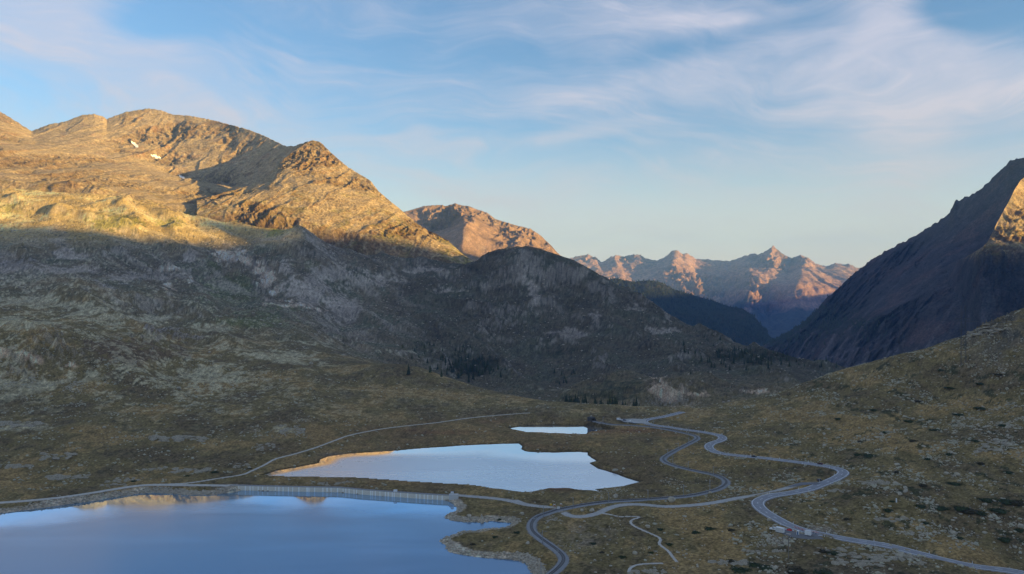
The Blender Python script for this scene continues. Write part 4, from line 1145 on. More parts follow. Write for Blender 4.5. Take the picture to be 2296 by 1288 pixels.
clump = sst(fbm(wx / 30, wy / 45, 4, .6, seed=91), -.1, .7); fine = sst(fbm(wx / 9, wy / 14, 3, .6, seed=93), -.2, .6)
stone_field('scattered_stones', land * near * (.12 + rough_right * 1.0 + .30 * left) * (.05 + clump) * (.08 + fine), 14000, .17, 1.3, 31, M_STONE3, 'countless small grey stones strewn over the grass')
stone_field('field_stones', land * near * sst(GPX, 1150, 1400) * sst(-GD, -760, -600) * (.1 + clump), 4200, .18, .8, 37, M_STONE, 'small grey stones in the grass between railway and road')
stone_field('rubble_slope', land * near * blobmask(GPX, GROWF, [(2240,960,80,60,1),(2240,770,90,50,1),(2150,1180,130,34,.9),(1750,1210,34,14,1.2),(1840,1188,60,8,1),(1490,900,80,8,1.0),(90,862,110,24,.8),(640,960,50,22,.5)]) * (.08 + fine * fine) * (.2 + clump), 3600, .24, 1.1, 41, M_STONE, 'patches of grey rubble on the stony slopes')
stone_field('shore_stones', ((d_big > -.6) & (d_big < 5.5) & (d_way > 3)).astype(float) * (GPX < 1240) * (.35 + 2.0 * blobmask(GPX, GROWF, [(430,1100,90,10,1),(1180,1262,30,20,1.2),(1040,1170,50,10,.6)])), 5200, .28, .95, 43, M_STONE2, 'grey stones along the drawn-down shore of the reservoir')
stone_field('flank_boulders', (GD > 1100) * far * (.2 + clump) * (.3 + .7 * (1 - knobby)), 3500, .9, 3.2, 47, M_STONE2, 'pale blocks scattered over the mountain flank')

# ------------------------------------------------------------------ boulders one can point at
def rock_mesh(name, seed, sub=3, flat=.7, mat=None, cuts=9):
    r = random.Random(seed)
    bm = bmesh.new(); bmesh.ops.create_icosphere(bm, subdivisions=sub, radius=1.0)
    planes = []
    for _ in range(cuts):
        n = Vector((r.gauss(0, 1), r.gauss(0, 1), r.gauss(0, .8))).normalized(); planes.append((n, r.uniform(.52, .86)))
    for v in bm.verts:
        for n, d in planes:
            k = v.co.dot(n)
            if k > d: v.co -= n * (k - d) * .92
        v.co *= 1 + r.uniform(-.035, .035)
        v.co.z *= flat
    me = bpy.data.meshes.new(name); bm.to_mesh(me); bm.free()
    if mat: me.materials.append(mat)
    return me
ROCKS = [rock_mesh('boulder_rock', s, 2, .75, M_STONE) for s in range(6)]
def boulder(px, py, wpx, label, group=None, sink=.3, k=0, stretch=1.0, yaw=None):
    g = hit(px, py); s = wpx * g.y / F / 2
    o = bpy.data.objects.new('boulder', ROCKS[k % 6]); col.objects.link(o)
    o.location = (g.x, g.y, g.z + s * .75 * (1 - sink) * .8); o.scale = (s * stretch, s, s); o.rotation_euler = (0, 0, k * 1.7 if yaw is None else yaw)
    tag(o, label, 'boulder', group); return o
named = [
 (1183,1220,11,'pale angular boulder on the grass between reservoir and railway'),
 (1380,1116,15,'large dark boulder standing by the mast near the lake tip'),
 (1081,1175,10,'small rock standing in the water of the narrow reservoir inlet'),
 (1305,1146,10,'rounded grey boulder on the islet of grass inside the gravel bend'),
 (1327,1148,14,'broad pale boulder at the right end of the grass inside the gravel bend'),
 (1170,1155,13,'blocky boulder above the inlet, left of the railway bend'),
 (1300,1183,8,'lone pale stone on the bare patch right of the railway bend'),
 (1424,1243,13,'pointed pale boulder near the zigzag footpath'),
 (1333,1259,8,'pale stone at the bottom edge near the second footpath'),
 (1592,1107,9,'pale boulder beside the track below the lower railway bend'),
 (1506,1126,22,'grey boulder mound between railway and gravel road'),
 (1190,1106,7,'dark rock in the shallows of the middle lake'),
 (1298,976,6,'white stone on the near shore of the tarn'),
 (697,817,10,'bluish grey block high on the grassy left hill'),
 (402,874,12,'pale block at the foot of the left hill'),
 (2140,1068,8,'white boulder below the stony right slope'),
 (1997,1225,9,'pale slab stone where the road dips behind the outcrop'),
 (1806,1045,8,'pale boulder under the road before the hairpin'),
]
for k, (a, b, w, lab) in enumerate(named): boulder(a, b, w, lab, k=k)
rb = random.Random(77)
bx_, by_, bz_, _r = scatter_pick(land * near * (.25 + rough_right) * (.1 + clump) * sst(-GD, -950, -500), 70, 53)
for k in range(70):
    s = rb.uniform(.9, 2.1)
    o = bpy.data.objects.new('boulder', ROCKS[k % 6]); col.objects.link(o)
    o.location = (bx_[k], by_[k], bz_[k] + s * .3); o.scale = (s * rb.uniform(.9, 1.5), s, s * rb.uniform(.7, 1)); o.rotation_euler = (0, 0, rb.uniform(0, 6))
    bp_, bq_ = pix_of(bx_[k], by_[k], bz_[k])
    sect = ('on the slope above the asphalt road' if bq_ < 1050 else 'right of the hairpin on the golden grass' if bq_ < 1150 else 'between the lower straight road and the right edge') if bp_ > 1850 else ('on the grass left of the lakes' if bp_ < 1000 else 'between the track and the far road bends' if bq_ < 1110 else 'on the grass between gravel road and bottom edge')
    tag(o, 'grey granite boulder lying loose ' + sect, 'boulder', 'loose boulders ' + sect)

# ------------------------------------------------------------------ ice-worn rock outcrops
SLABS = [rock_mesh('slab', 500 + i, 2, .42, M_SLAB, 16) for i in range(14)]
def outcrop(px, py, wpx, hpx, label, seed, n=9, tilt=.25):
    r = random.Random(seed); c = hit(px, py); root = empty('rock_outcrop', c)
    for i in range(n):
        a, b = px + r.uniform(-.5, .5) * wpx, py + r.uniform(-.5, .5) * hpx
        g = hit(a, b)
        if abs(g.y - c.y) > 60: continue
        L_ = wpx * g.y / F * r.uniform(.07, .17)
        me = SLABS[r.randrange(14)]
        o = bpy.data.objects.new('slab', me); col.objects.link(o); o.parent = root
        o.location = g - c + Vector((0, 0, -L_ * .05)); o.scale = (L_, L_ * r.uniform(.6, 1.2), L_ * r.uniform(.5, 1.1))
        o.rotation_euler = (r.uniform(-.1, .25), r.uniform(-tilt, tilt), r.uniform(-.6, .6))
    tag(root, label, 'rock outcrop')
OUT = [
 (130,1024,80,14,'long humped pale rock slab on the grass above the left shore track'),
 (30,1047,80,8,'flat grey slabs at the left picture edge above the shore track'),
 (150,1070,90,8,'row of pale slabs just above the middle of the shore track'),
 (255,1085,60,12,'rounded pale outcrop right beside the shore track'),
 (285,1075,50,6,'thin slab streaks above the end of the shore track'),
 (345,1052,50,6,'small pale slabs uphill of the embankment'),
 (430,1056,80,8,'broken slabs in the grass behind the rubble embankment'),
 (540,1045,50,10,'dark-backed outcrop left of the pale footpath'),
 (600,1003,50,16,'rubble-topped knoll above the footpath bend'),
 (400,985,120,10,'dark rocky ledge on the grass slope left of the lake'),
 (660,965,60,20,'grey rubble outcrop on the slope above the footpath'),
 (40,952,90,10,'pale ledges at the foot of the left hill'),
 (735,1086,50,6,'pale slab on the grass strip between dam and middle lake'),
 (780,1082,30,5,'second pale slab on the grass strip behind the dam'),
 (1865,1236,70,16,'dark-hollowed outcrop below the road, left of the biggest one'),
 (1925,1256,110,26,'big cracked grey outcrop that hides part of the road'),
 (2010,1244,90,26,'steep grey outcrop wall right beside the hidden stretch of road'),
 (2055,1262,50,16,'low broken ledges at the right foot of the big outcrop'),
 (1690,1236,50,5,'flat pale slabs left of the wooden pole'),
 (1752,1236,40,5,'flat pale slabs behind the foot of the wooden pole'),
 (1640,1262,90,8,'long slab rib near the bottom edge, left of the wooden pole'),
 (1450,1284,80,8,'pale slabs at the bottom edge beside the footpath'),
 (1245,1165,36,8,'rocky bank under the level crossing'),
 (1140,1162,30,10,'jumbled rocks above the tip of the inlet'),
 (1060,1190,36,6,'rock ledge on the near side of the inlet'),
 (1995,1165,70,8,'pale ledge in the grass above the straight road'),
 (1880,1100,50,6,'small pale ledges right of the hairpin road'),
 (1960,1083,80,6,'line of stones along a rise on the right slope'),
 (2230,1000,80,30,'blocky rubble outcrop on the upper right slope'),
 (2200,740,90,30,'steep rock ribs below the right skyline'),
 (2260,700,60,26,'rock steps on the right skyline'),
]
for k, q in enumerate(OUT): outcrop(*q, seed=900 + k, n=(30 if q[2] > 85 else 18))

# cairn on the headland
g = hit(1080, 1163); cn = empty('stone_cairn', g); tag(cn, 'little pyramid of stacked stones on the headland by the inlet', 'cairn')
for i, (w, h) in enumerate(((1.5, 0), (1.15, .75), (.85, 1.4), (.5, 2.0), (.3, 2.5))):
    o = bpy.data.objects.new('stone', ROCKS[i]); col.objects.link(o); o.parent = cn; o.location = (rb.uniform(-.1, .1), 0, h + .3); o.scale = (w, w, w * .7); o.rotation_euler = (0, 0, i)

# ------------------------------------------------------------------ conifers
M_NEEDLE = plain('larch_needles', (0.060, 0.078, 0.038), .9, var=.45, scale=.5)
M_NEEDLE2 = plain('stone_pine_needles', (0.042, 0.058, 0.034), .9, var=.4, scale=.5)
M_BARK = plain('conifer_bark', (0.06, 0.045, 0.035), .9, var=.3)
def conifer(seed, mat):
    r = random.Random(seed); root = empty('conifer_tree', (0, 0, 0))
    MB().tube((0, 0, -1.2), (r.uniform(-.1, .1), 0, 11.2), .26, .05, 6).build('trunk', M_BARK, root)
    mb = MB(); z = 1.2; H = 12.0
    while z < H - .3:
        k = (H - z) / H; rad = 2.5 * k ** .8 * r.uniform(.75, 1.15) + .15; nb = 7 if k > .35 else 5; off = r.uniform(0, 6.28)
        for i in range(nb):           # each bough: a drooping, forked spray of needles
            if r.random() < .12: continue
            a = off + 6.283 * i / nb + r.uniform(-.25, .25); L_ = rad * r.uniform(.7, 1.15); d = Vector((math.cos(a), math.sin(a), 0)); n = Vector((-d.y, d.x, 0)); w = L_ * r.uniform(.28, .42)
            b = Vector((0, 0, z)); t = b + d * L_ + Vector((0, 0, -L_ * r.uniform(.15, .5)))
            m = b + d * L_ * .55 + Vector((0, 0, r.uniform(-.1, .25)))
            mb.add([b + Vector((0, 0, .25)), m + n * w, t, m - n * w, m + Vector((0, 0, .35 + .1 * L_))], [(0, 1, 4), (1, 2, 4), (2, 3, 4), (3, 0, 4), (0, 3, 2, 1)])
        z += r.uniform(.55, .85)
    mb.tube((0, 0, H - 1.0), (0, 0, H + .5), .22, .02, 4)
    mb.build('crown', mat, root)
    return root
TREES = [conifer(s, M_NEEDLE2 if s % 2 else M_NEEDLE) for s in range(4)]
tree_used = [False] * 4
GROUPS = {
 'grove': ('dark conifer in the dense grove at the foot of the mountain flank', 'conifers in the dense grove'),
 'line': ('dark conifer in the row along the edge of the grassy plain', 'conifers along the edge of the plain'),
 'pair': ('conifer in the small clump on the knoll left of the pink cliff', 'conifers on the knoll'),
 'wood': ('dark conifer in the open wood on the right-hand shoulder', 'conifers in the shoulder wood'),
 'slope': ('scattered small conifer on the slope above the wood', 'scattered slope conifers'),
}
rt = random.Random(11)
def plant(x, y, h, key):
    k = rt.randrange(4); z = float(ground(x, y)[0]); s = h / 12.0
    if not tree_used[k]: o = TREES[k]; tree_used[k] = True
    else: o = copy_tree(TREES[k], (0, 0, 0))
    o.location = (x, y, z - .2); o.rotation_euler = (0, 0, rt.uniform(0, 6.28)); o.scale = (s * rt.uniform(.9, 1.3), s * rt.uniform(.9, 1.3), s)
    tag(o, GROUPS[key][0], 'tree', GROUPS[key][1])
def plant_px(n, cx, cy, sx, sy, h0, h1, key, lim=None):
    c = 0
    while c < n:
        a, b = rt.gauss(cx, sx), rt.gauss(cy, sy)
        if lim and not lim(a, b): continue
        g = hit(a, b)
        c += 1
        if g.y < 1040: continue
        plant(g.x, g.y, rt.uniform(h0, h1), key)
plant_px(85, 1055, 832, 34, 12, 11, 17, 'grove', lambda a, b: b < 860)
plant_px(40, 975, 800, 40, 16, 7, 12, 'grove')
for k in range(70):
    a = 1268 + 172 * (k + rt.uniform(-.5, .5)) / 70; ci = int(np.searchsorted(PXF, a)); rr = np.nonzero(vis[:, ci] & (VD < 1150) & (VD > 700))[0][-1]; D = VD[rr] + rt.uniform(10, 60); x = (a - CX) / F * D
    if rt.random() < .25 + .5 * math.sin(a / 9.0) ** 2: plant(x, D, rt.uniform(6, 15), 'line')
plant_px(9, 1258, 852, 12, 7, 9, 13, 'pair'); plant_px(4, 1284, 838, 5, 5, 8, 11, 'pair')
plant_px(95, 1690, 802, 75, 16, 10, 17, 'wood', lambda a, b: b > 742 + (a - 1620) * .30)
plant_px(34, 1560, 755, 80, 26, 5, 9, 'slope', lambda a, b: b > 706 + (a - 1540) * .33)
plant_px(8, 1232, 790, 12, 16, 5, 8, 'slope')
# far woods that read as one mass: small tree cones on the spur and the lower slopes
def far_wood(arr, mask_fn, n, h0, h1, name, seed, label):
    o, x, y, z, PX_, PY_ = arr
    r = np.random.RandomState(seed)
    w = mask_fn(PX_, PY_).ravel(); w = w / w.sum()
    idx = r.choice(w.size, n, p=w)
    X, Y, Z_ = x.ravel()[idx] + r.uniform(-12, 12, n), y.ravel()[idx] + r.uniform(-12, 12, n), z.ravel()[idx]
    k = 5; a = np.arange(k) * 2 * np.pi / k
    ring = np.stack([np.cos(a), np.sin(a), np.zeros(k)], 1); tip = np.array([[0, 0, 1.0]])
    base = np.concatenate([ring, tip])
    h = r.uniform(h0, h1, n); rad = h * r.uniform(.18, .3, n)
    V = base[None] * np.stack([rad, rad, h], 1)[:, None, :] + np.stack([X, Y, Z_ - 3], 1)[:, None, :]
    FF = (np.array([[i, (i + 1) % k, k] for i in range(k)])[None] + (np.arange(n) * 6)[:, None, None]).reshape(-1, 3)
    q = mesh_obj(name, V.reshape(-1, 3), FF, M_NEEDLE2); tag(q, label, 'wood', kind='stuff')
far_wood(fs, lambda a, b: ((a < 1760) & (b < 800)).astype(float), 5000, 14, 26, 'spur_wood', 5, 'far dark conifer wood covering the blue spur')
far_wood(er, lambda a, b: blobmask(a, b, [(1850,725,80,34,1),(1940,735,60,20,1),(1780,765,50,18,1.2)]), 1800, 10, 20, 'slope_wood', 6, 'dark conifer wood on the lower shaded mountain side')

# ------------------------------------------------------------------ dwarf juniper clumps
M_JUN = plain('juniper_needles', (0.040, 0.056, 0.024), .9, var=.45, scale=.9)
M_JUN2 = plain('alpenrose_leaves', (0.055, 0.048, 0.026), .9, var=.45, scale=.9)
def shrub_mesh(seed, mat):
    r = random.Random(seed); mb = MB()
    for i in range(240):
        a, d = r.uniform(0, 6.283), math.sqrt(r.random()); edge = 1 + .25 * math.sin(3 * a + seed) + .15 * math.sin(7 * a)
        p = Vector((math.cos(a) * d * edge, math.sin(a) * d * edge * .8, (1 - d * d) * .30 * r.uniform(.4, 1.1)))
        s = r.uniform(.07, .16); u = Vector((r.gauss(0, 1), r.gauss(0, 1), r.gauss(0, .4))).normalized(); w = Vector((r.gauss(0, 1), r.gauss(0, 1), r.gauss(0, .8))).normalized()
        mb.add([p + u * s, p + w * s, p - u * s + Vector((0, 0, s * .6))], [(0, 1, 2)])
    # low woody heart that closes the clump
    n = 14; ring = []
    for k in range(n):
        a = 6.283 * k / n; e = (.86 + .22 * math.sin(3 * a + seed)); ring.append((math.cos(a) * e, math.sin(a) * e * .8, -.12))
    mb.add(ring + [(x * .55, y * .55, .17) for x, y, z in ring] + [(0, 0, .24)], [(k, (k + 1) % n, n + (k + 1) % n, n + k) for k in range(n)] + [(n + k, n + (k + 1) % n, 2 * n) for k in range(n)])
    me = bpy.data.meshes.new('juniper'); me.from_pydata(mb.v, [], mb.f); me.update(); me.materials.append(mat); return me
SHR = [shrub_mesh(s, M_JUN if s < 3 else M_JUN2) for s in range(4)]
SHR_PX = [(2065,1136,22),(2110,1140,30),(2150,1140,34),(2175,1146,36),(2195,1150,30),(2240,1145,36),(2260,1125,40),(2285,1128,34),(2210,1122,26),(1990,1145,20),(2000,1126,14),(2070,1090,20),(2140,1085,26),(1950,1022,28),(1925,1020,20),(1898,1165,14),(2075,1174,16),(2150,1208,18),(1955,1258,20),(1850,1238,26),(1870,1243,24),(1660,1280,40),(1720,1275,40),(1790,1282,50),(1850,1285,40),(1690,1268,30),(2190,990,18),(2050,990,20),(2100,965,26),(2040,945,22),(1985,970,18),(1930,990,14),(2150,930,22),(2200,915,26),(2250,955,20),(2010,1060,14),(1890,1070,10),(2250,1210,30),(2285,1190,20),(1640,1260,22),(1460,1240,12),(1500,1222,16),(1560,1195,18),(1640,1190,16),(1480,1188,14),(1590,1187,22),(1395,1250,16),(1350,1240,12),(1330,1220,14),(1120,1165,10),(1110,1205,12),(1060,1222,14),(1160,1195,14),(480,1060,16),(420,1068,10),(560,1052,10),(300,1080,12),(2130,1020,18),(2080,1030,14),(2200,1040,18),(2260,1060,22),(1880,940,16),(1960,920,18),(2060,900,20),(2130,870,22),(2200,860,20),(2110,830,16),(2240,840,24)]
for k, (a, b, w) in enumerate(SHR_PX):
    g = hit(a, b)
    if g.y > 1100: continue
    s = w * g.y / F / 2
    o = bpy.data.objects.new('juniper_shrub', SHR[k % 4]); col.objects.link(o)
    o.location = (g.x, g.y, g.z + .02); o.scale = (s * 1.15, s * 1.5, min(s, 2.4) * 1.3); o.rotation_euler = (0, 0, rt.uniform(-.4, .4))
    sect = ('in the wide dark patch near the right edge' if 1080 < b < 1180 and a > 2050 else 'along the bottom edge' if b > 1225 else 'on the high right slope' if b < 1000 and a > 1850 else 'beyond the hairpin on the right slope' if a > 1850 else 'left of the dam among slabs' if a < 700 else 'on the headland beside the reservoir' if a < 1200 else 'on the grass below the gravel road')
    tag(o, 'low dark green juniper clump ' + sect, 'shrub', 'dark juniper clumps ' + sect)

# ------------------------------------------------------------------ old snow on the summit ridge
def snow(cx, cy, sx, sy, tilt, label):
    o_, x, y, z, PX_, PY_ = b2
    ca, sa = math.cos(tilt), math.sin(tilt)
    u = ((PX_ - cx) * ca + (PY_ - cy) * sa) / sx; v = (-(PX_ - cx) * sa + (PY_ - cy) * ca) / sy
    n = .35 * fbm(PX_ / 5, PY_ / 5, 3, seed=9)
    q = (u * u + v * v + n) < 1.0
    q[:, :] &= (y < 4700)
    cell = q[:-1, :-1] & q[1:, :-1] & q[:-1, 1:] & q[1:, 1:]
    fr_, fc_ = np.nonzero(cell); nc = x.shape[1]
    if not len(fr_): return
    idx = np.stack([fr_ * nc + fc_, fr_ * nc + fc_ + 1, (fr_ + 1) * nc + fc_ + 1, (fr_ + 1) * nc + fc_], 1)
    us, inv = np.unique(idx.ravel(), return_inverse=True)
    V = np.stack([x.ravel()[us], y.ravel()[us] - 2.5, z.ravel()[us] + 1.8], 1)
    o = mesh_obj('snow_patch', V, inv.reshape(-1, 4), plain('old_snow', (.80, .78, .76), .7, var=.06, scale=.05), smooth=True)
    tag(o, label, 'snow patch', 'old snow patches on the summit ridge')
snow(303, 325, 12, 4.2, .75, 'upper white snow patch below the highest summit')
snow(350, 352, 14, 4.6, .38, 'oval white snow patch in the middle of the summit face')
snow(407, 397, 10, 3.5, .6, 'thin lowest snow streak above the cirque floor')

# ------------------------------------------------------------------ vehicles
def car(kind, paint, label, loc, rz, group=None):
    r = empty('parked_car' if kind != 'drive' else 'car', loc, rz)
    van = kind == 'van'
    if van:
        low = [(-2.6, .35), (2.55, .35), (2.65, .7), (2.5, 1.1), (1.9, 1.25), (1.2, 2.3), (.9, 2.45), (-2.5, 2.45), (-2.62, 1.0)]
        MB().prism(low, -1.0, 1.0, lambda x, z: 1 if z < 1.3 else .93).build('body', paint, r, bevel=.05)
        MB().prism([(1.80, 1.35), (1.25, 2.18), (1.15, 2.18), (1.65, 1.35)], -.88, .88).build('windscreen', M_GLASS, r)
        for s in (-1, 1): MB().prism([(.2, 1.4), (1.45, 1.4), (1.05, 2.1), (.2, 2.1)], s * .955 - .02, s * .955 + .02).build('side_window', M_GLASS, r)
        wx_ = (-1.7, 1.75)
    elif kind == 'pickup':
        low = [(-2.65, .45), (2.6, .45), (2.68, .75), (2.6, 1.05), (1.4, 1.2), (-2.65, 1.2)]
        MB().prism(low, -.93, .93).build('body', paint, r, bevel=.05)
        MB().prism([(-.6, 1.2), (1.35, 1.2), (.75, 1.82), (-.45, 1.85)], -.86, .86, lambda x, z: 1 if z < 1.3 else .86).build('cab', paint, r, bevel=.04)
        MB().prism([(1.40, 1.22), (.84, 1.76), (.78, 1.76), (1.30, 1.22)], -.74, .74).build('windscreen', M_GLASS, r)
        for s in (-1, 1): MB().prism([(-.4, 1.28), (1.05, 1.28), (.68, 1.72), (-.32, 1.74)], s * .80 - .03, s * .80 + .05).build('side_window', M_GLASS, r)
        MB().box(-2.5, -.75, -.8, .8, 1.12, 1.205).build('load_bed', M_BLACK, r)
        wx_ = (-1.6, 1.65)
    else:
        low = [(-2.1, .3), (2.1, .3), (2.2, .55), (2.12, .82), (1.2, .96), (-1.9, 1.0), (-2.15, .8)]
        MB().prism(low, -.9, .9).build('body', paint, r, bevel=.05)
        MB().prism([(-1.85, .98), (1.15, .95), (.45, 1.45), (-1.2, 1.5)], -.84, .84, lambda x, z: 1 if z < 1.1 else .80).build('cabin', M_GLASS, r, bevel=.03)
        MB().prism([(-1.25, 1.46), (.48, 1.42), (.40, 1.52), (-1.18, 1.56)], -.67, .67).build('roof', paint, r)
        wx_ = (-1.35, 1.38)
    for x in wx_:
        for s in (-1, 1):
            t = MB().tube((x, s * .70, .34), (x, s * .92, .34), .34, .34, 12).build('wheel', M_BLACK, r)
            MB().tube((x, s * .90, .34), (x, s * .935, .34), .2, .2, 8).build('rim', M_GALV, t)
    fx = 2.6 if (van or kind == 'pickup') else 2.15
    for s in (-1, 1):
        MB().box(fx - .06, fx + .05, s * .68 - .16, s * .68 + .16, .62, .8).build('headlight', M_GLASS, r)
        MB().box(-fx - .06, -fx + .10, s * .72 - .12, s * .72 + .12, .66, .86).build('tail_light', M_RED, r)
    tag(r, label, 'van' if van else 'pickup' if kind == 'pickup' else 'car', group)
    return r
P_DARK = plain('dark_car_paint', (.025, .027, .032), .25, .3, var=.05); P_RED = plain('wine_car_paint', (.09, .02, .02), .25, .2, var=.05)
P_WH = plain('white_car_paint', (.78, .78, .78), .3, var=.04); P_BLUE = plain('blue_car_paint', (.04, .09, .18), .3, .2, var=.05)
def on_road(px, py, lane):
    D = hit_base(px, py); x, y, _ = world_of(px, py, D)
    i = int(np.argmin(np.hypot(main_road[:, 0] - x, main_road[:, 1] - y))); t = Tm[i]
    n = np.array([t[1], -t[0]]) * lane
    return (main_road[i][0] + n[0], main_road[i][1] + n[1], main_road[i][2] + .07), math.atan2(t[1], t[0]), i
l, a, _ = on_road(1695, 1023, 1.7); car('drive', P_DARK, 'dark car driving along the straight before the hairpin', l, a)
l, a, _ = on_road(1838, 1042, -1.7); car('drive', P_RED, 'dark red car just ahead of the hairpin bend', l, a + math.pi)
def at_ground(px, py, lift=.3):
    D = hit_base(px, py); x, y, z = world_of(px, py, D); return (x, y, max(z, float(ground(x, y)[0])) + lift)
car('car', P_DARK, 'small dark car parked at the gravel junction', at_ground(1838, 1079.5, .3), .2)
car('van', P_WH, 'white van at the left end of the far parking lot', at_ground(1388, 943), .25)
car('car', P_BLUE, 'blue car parked in the far parking lot', at_ground(1400, 944), .3)
car('van', P_WH, 'white camper van nearest the track in the far parking lot', at_ground(1414, 948), .2)

# ------------------------------------------------------------------ work site beside the road
def lay(px, py, lift=.04):
    D = hit_base(px, py); x, y, z = world_of(px, py, D)
    return Vector((x, y, float(ground(x, y)[0]) + lift + .15))
road_a = math.atan2(layby[-1][1] - layby[0][1], layby[-1][0] - layby[0][0])
car('pickup', P_WH, 'white pickup truck behind the grey site container', lay(1736, 1190), road_a + math.pi)
c = empty('site_container', lay(1749, 1194), road_a - .15); tag(c, 'pale grey ribbed site container at the road works', 'container')
MB().box(-2.3, 2.3, -1.15, 1.15, .15, 2.75).build('body', M_OFFW, c, bevel=.04)
for k in range(16):
    x = -2.2 + 4.4 * k / 15
    o = MB().box(x - .06, x + .06, -1.20, -1.14, .3, 2.6).build('rib', M_OFFW, c)
MB().box(-2.4, 2.4, -1.25, 1.25, 2.75, 2.86).build('roof', M_WHITE, c)
MB().box(2.30, 2.36, -.95, .95, .3, 2.6).build('door', M_WHITE, c)
for s in (-1, 1): MB().box(-2.1, 2.1, s * .9 - .12, s * .9 + .12, -.1, .15).build('skid', M_DARKMET, c)
c = empty('portable_toilet', lay(1789, 1199), road_a); tag(c, 'narrow white portable toilet with blue door', 'toilet')
MB().box(-.62, .62, -.62, .62, .12, 2.3).build('cabin', M_WHITE, c, bevel=.05)
MB().prism([(-.7, 2.3), (.7, 2.3), (.45, 2.52), (-.45, 2.52)], -.7, .7).build('roof', M_WHITE, c)
MB().box(-.32, .36, -.665, -.63, .25, 2.1).build('door', plain('blue_door', (.06, .13, .28), .5), c)
MB().box(-.7, .7, -.7, .7, 0, .12).build('base', M_DARKMET, c)
c = empty('cargo_trailer', lay(1812, 1201), road_a + .1); tag(c, 'white box trailer with rounded corners at the right end of the works', 'trailer')
MB().box(-1.75, 1.75, -1.1, 1.1, .45, 3.1).build('box', M_OFFW, c, bevel=.22)
MB().box(-1.72, -.02, -1.125, -1.10, .6, 2.95).build('side_panel', M_WHITE, c); MB().box(.02, 1.72, -1.125, -1.10, .6, 2.95).build('side_panel', M_WHITE, c)
for s in (-1, 1):
    t = MB().tube((0, s * .85, .38), (0, s * 1.08, .38), .38, n=12).build('wheel', M_BLACK, c); MB().tube((0, s * 1.06, .38), (0, s * 1.10, .38), .2, n=8).build('rim', M_GALV, t)
MB().tube((1.7, 0, .5), (3.0, 0, .45), .07).build('drawbar', M_DARKMET, c)
# red tarpaulin heap with white bags
c = empty('covered_load', lay(1770, 1189.5), road_a); tag(c, 'red tarpaulin heap with pale sacks beside the road', 'tarpaulin heap')
v = []; nx, ny = 13, 9
for j in range(ny):
    for i in range(nx):
        u, w = i / (nx - 1) * 2 - 1, j / (ny - 1) * 2 - 1
        e = max(0, 1 - max(abs(u), abs(w)) ** 4)
        v.append((u * 1.5, w * .9, 1.0 * e ** .6 * (.75 + .25 * math.sin(3 * u + 2 * w)) + .02))
mesh_obj('tarpaulin', v, [(j * nx + i, j * nx + i + 1, (j + 1) * nx + i + 1, (j + 1) * nx + i) for j in range(ny - 1) for i in range(nx - 1)], M_RED, c, True)
for k, (x, y) in enumerate(((-2.1, -.3), (2.0, .2), (2.4, -.4))):
    o = bpy.data.objects.new('sack', ROCKS[k]); o = mesh_obj('sack', [tuple(q.co) for q in ROCKS[k].vertices], [tuple(p.vertices) for p in ROCKS[k].polygons], M_WHITE, c, True); o.location = (x, y, .4); o.scale = (.6, .5, .5)
def make_barrier():
    r = empty('road_barrier', (0, 0, 0))
    for k in range(6):
        for z in (.45, .85):
            MB().box(-1.1 + 2.2 * k / 6, -1.1 + 2.2 * (k + 1) / 6 - .01, -.04, .04, z, z + .26).build('stripe_board', M_RED if k % 2 else M_WHITE, r)
    for s in (-1, 1):
        MB().box(s * .85 - .04, s * .85 + .04, -.06, .06, .05, 1.2).build('upright', M_GALV, r)
        MB().box(s * .85 - .14, s * .85 + .14, -.4, .4, 0, .09).build('foot', M_BLACK, r)
    return r
b0 = make_barrier(); bu = False
for k in range(12):
    px, py = (1783 + 25 * k / 8, 1184.5 + 8.0 * k / 8) if k < 9 else (1822 + 5 * (k - 9), 1195 + 1.5 * (k - 9))
    g = lay(px, py - 1.0)
    o = copy_tree(b0, g, road_a) if bu else b0
    o.location = g; o.rotation_euler = (0, 0, road_a + rt.uniform(-.12, .12)); bu = True
    tag(o, 'red and white striped barrier in the row beside the road' if k < 9 else 'red and white striped barrier right of the box trailer', 'barrier', 'barriers in the row by the road' if k < 9 else 'barriers right of the trailer')
g = lay(1768, 1197.5); c = empty('plank_stack', g, road_a); tag(c, 'pale planks lying on the bank below the red heap', 'planks')
for k in range(4): MB().box(-1.3, 1.3, -.6 + .3 * k, -.34 + .3 * k, .0, .12 + .03 * k).build('plank', plain('raw_plank_%d' % k, (.52, .44, .36), .8), c)

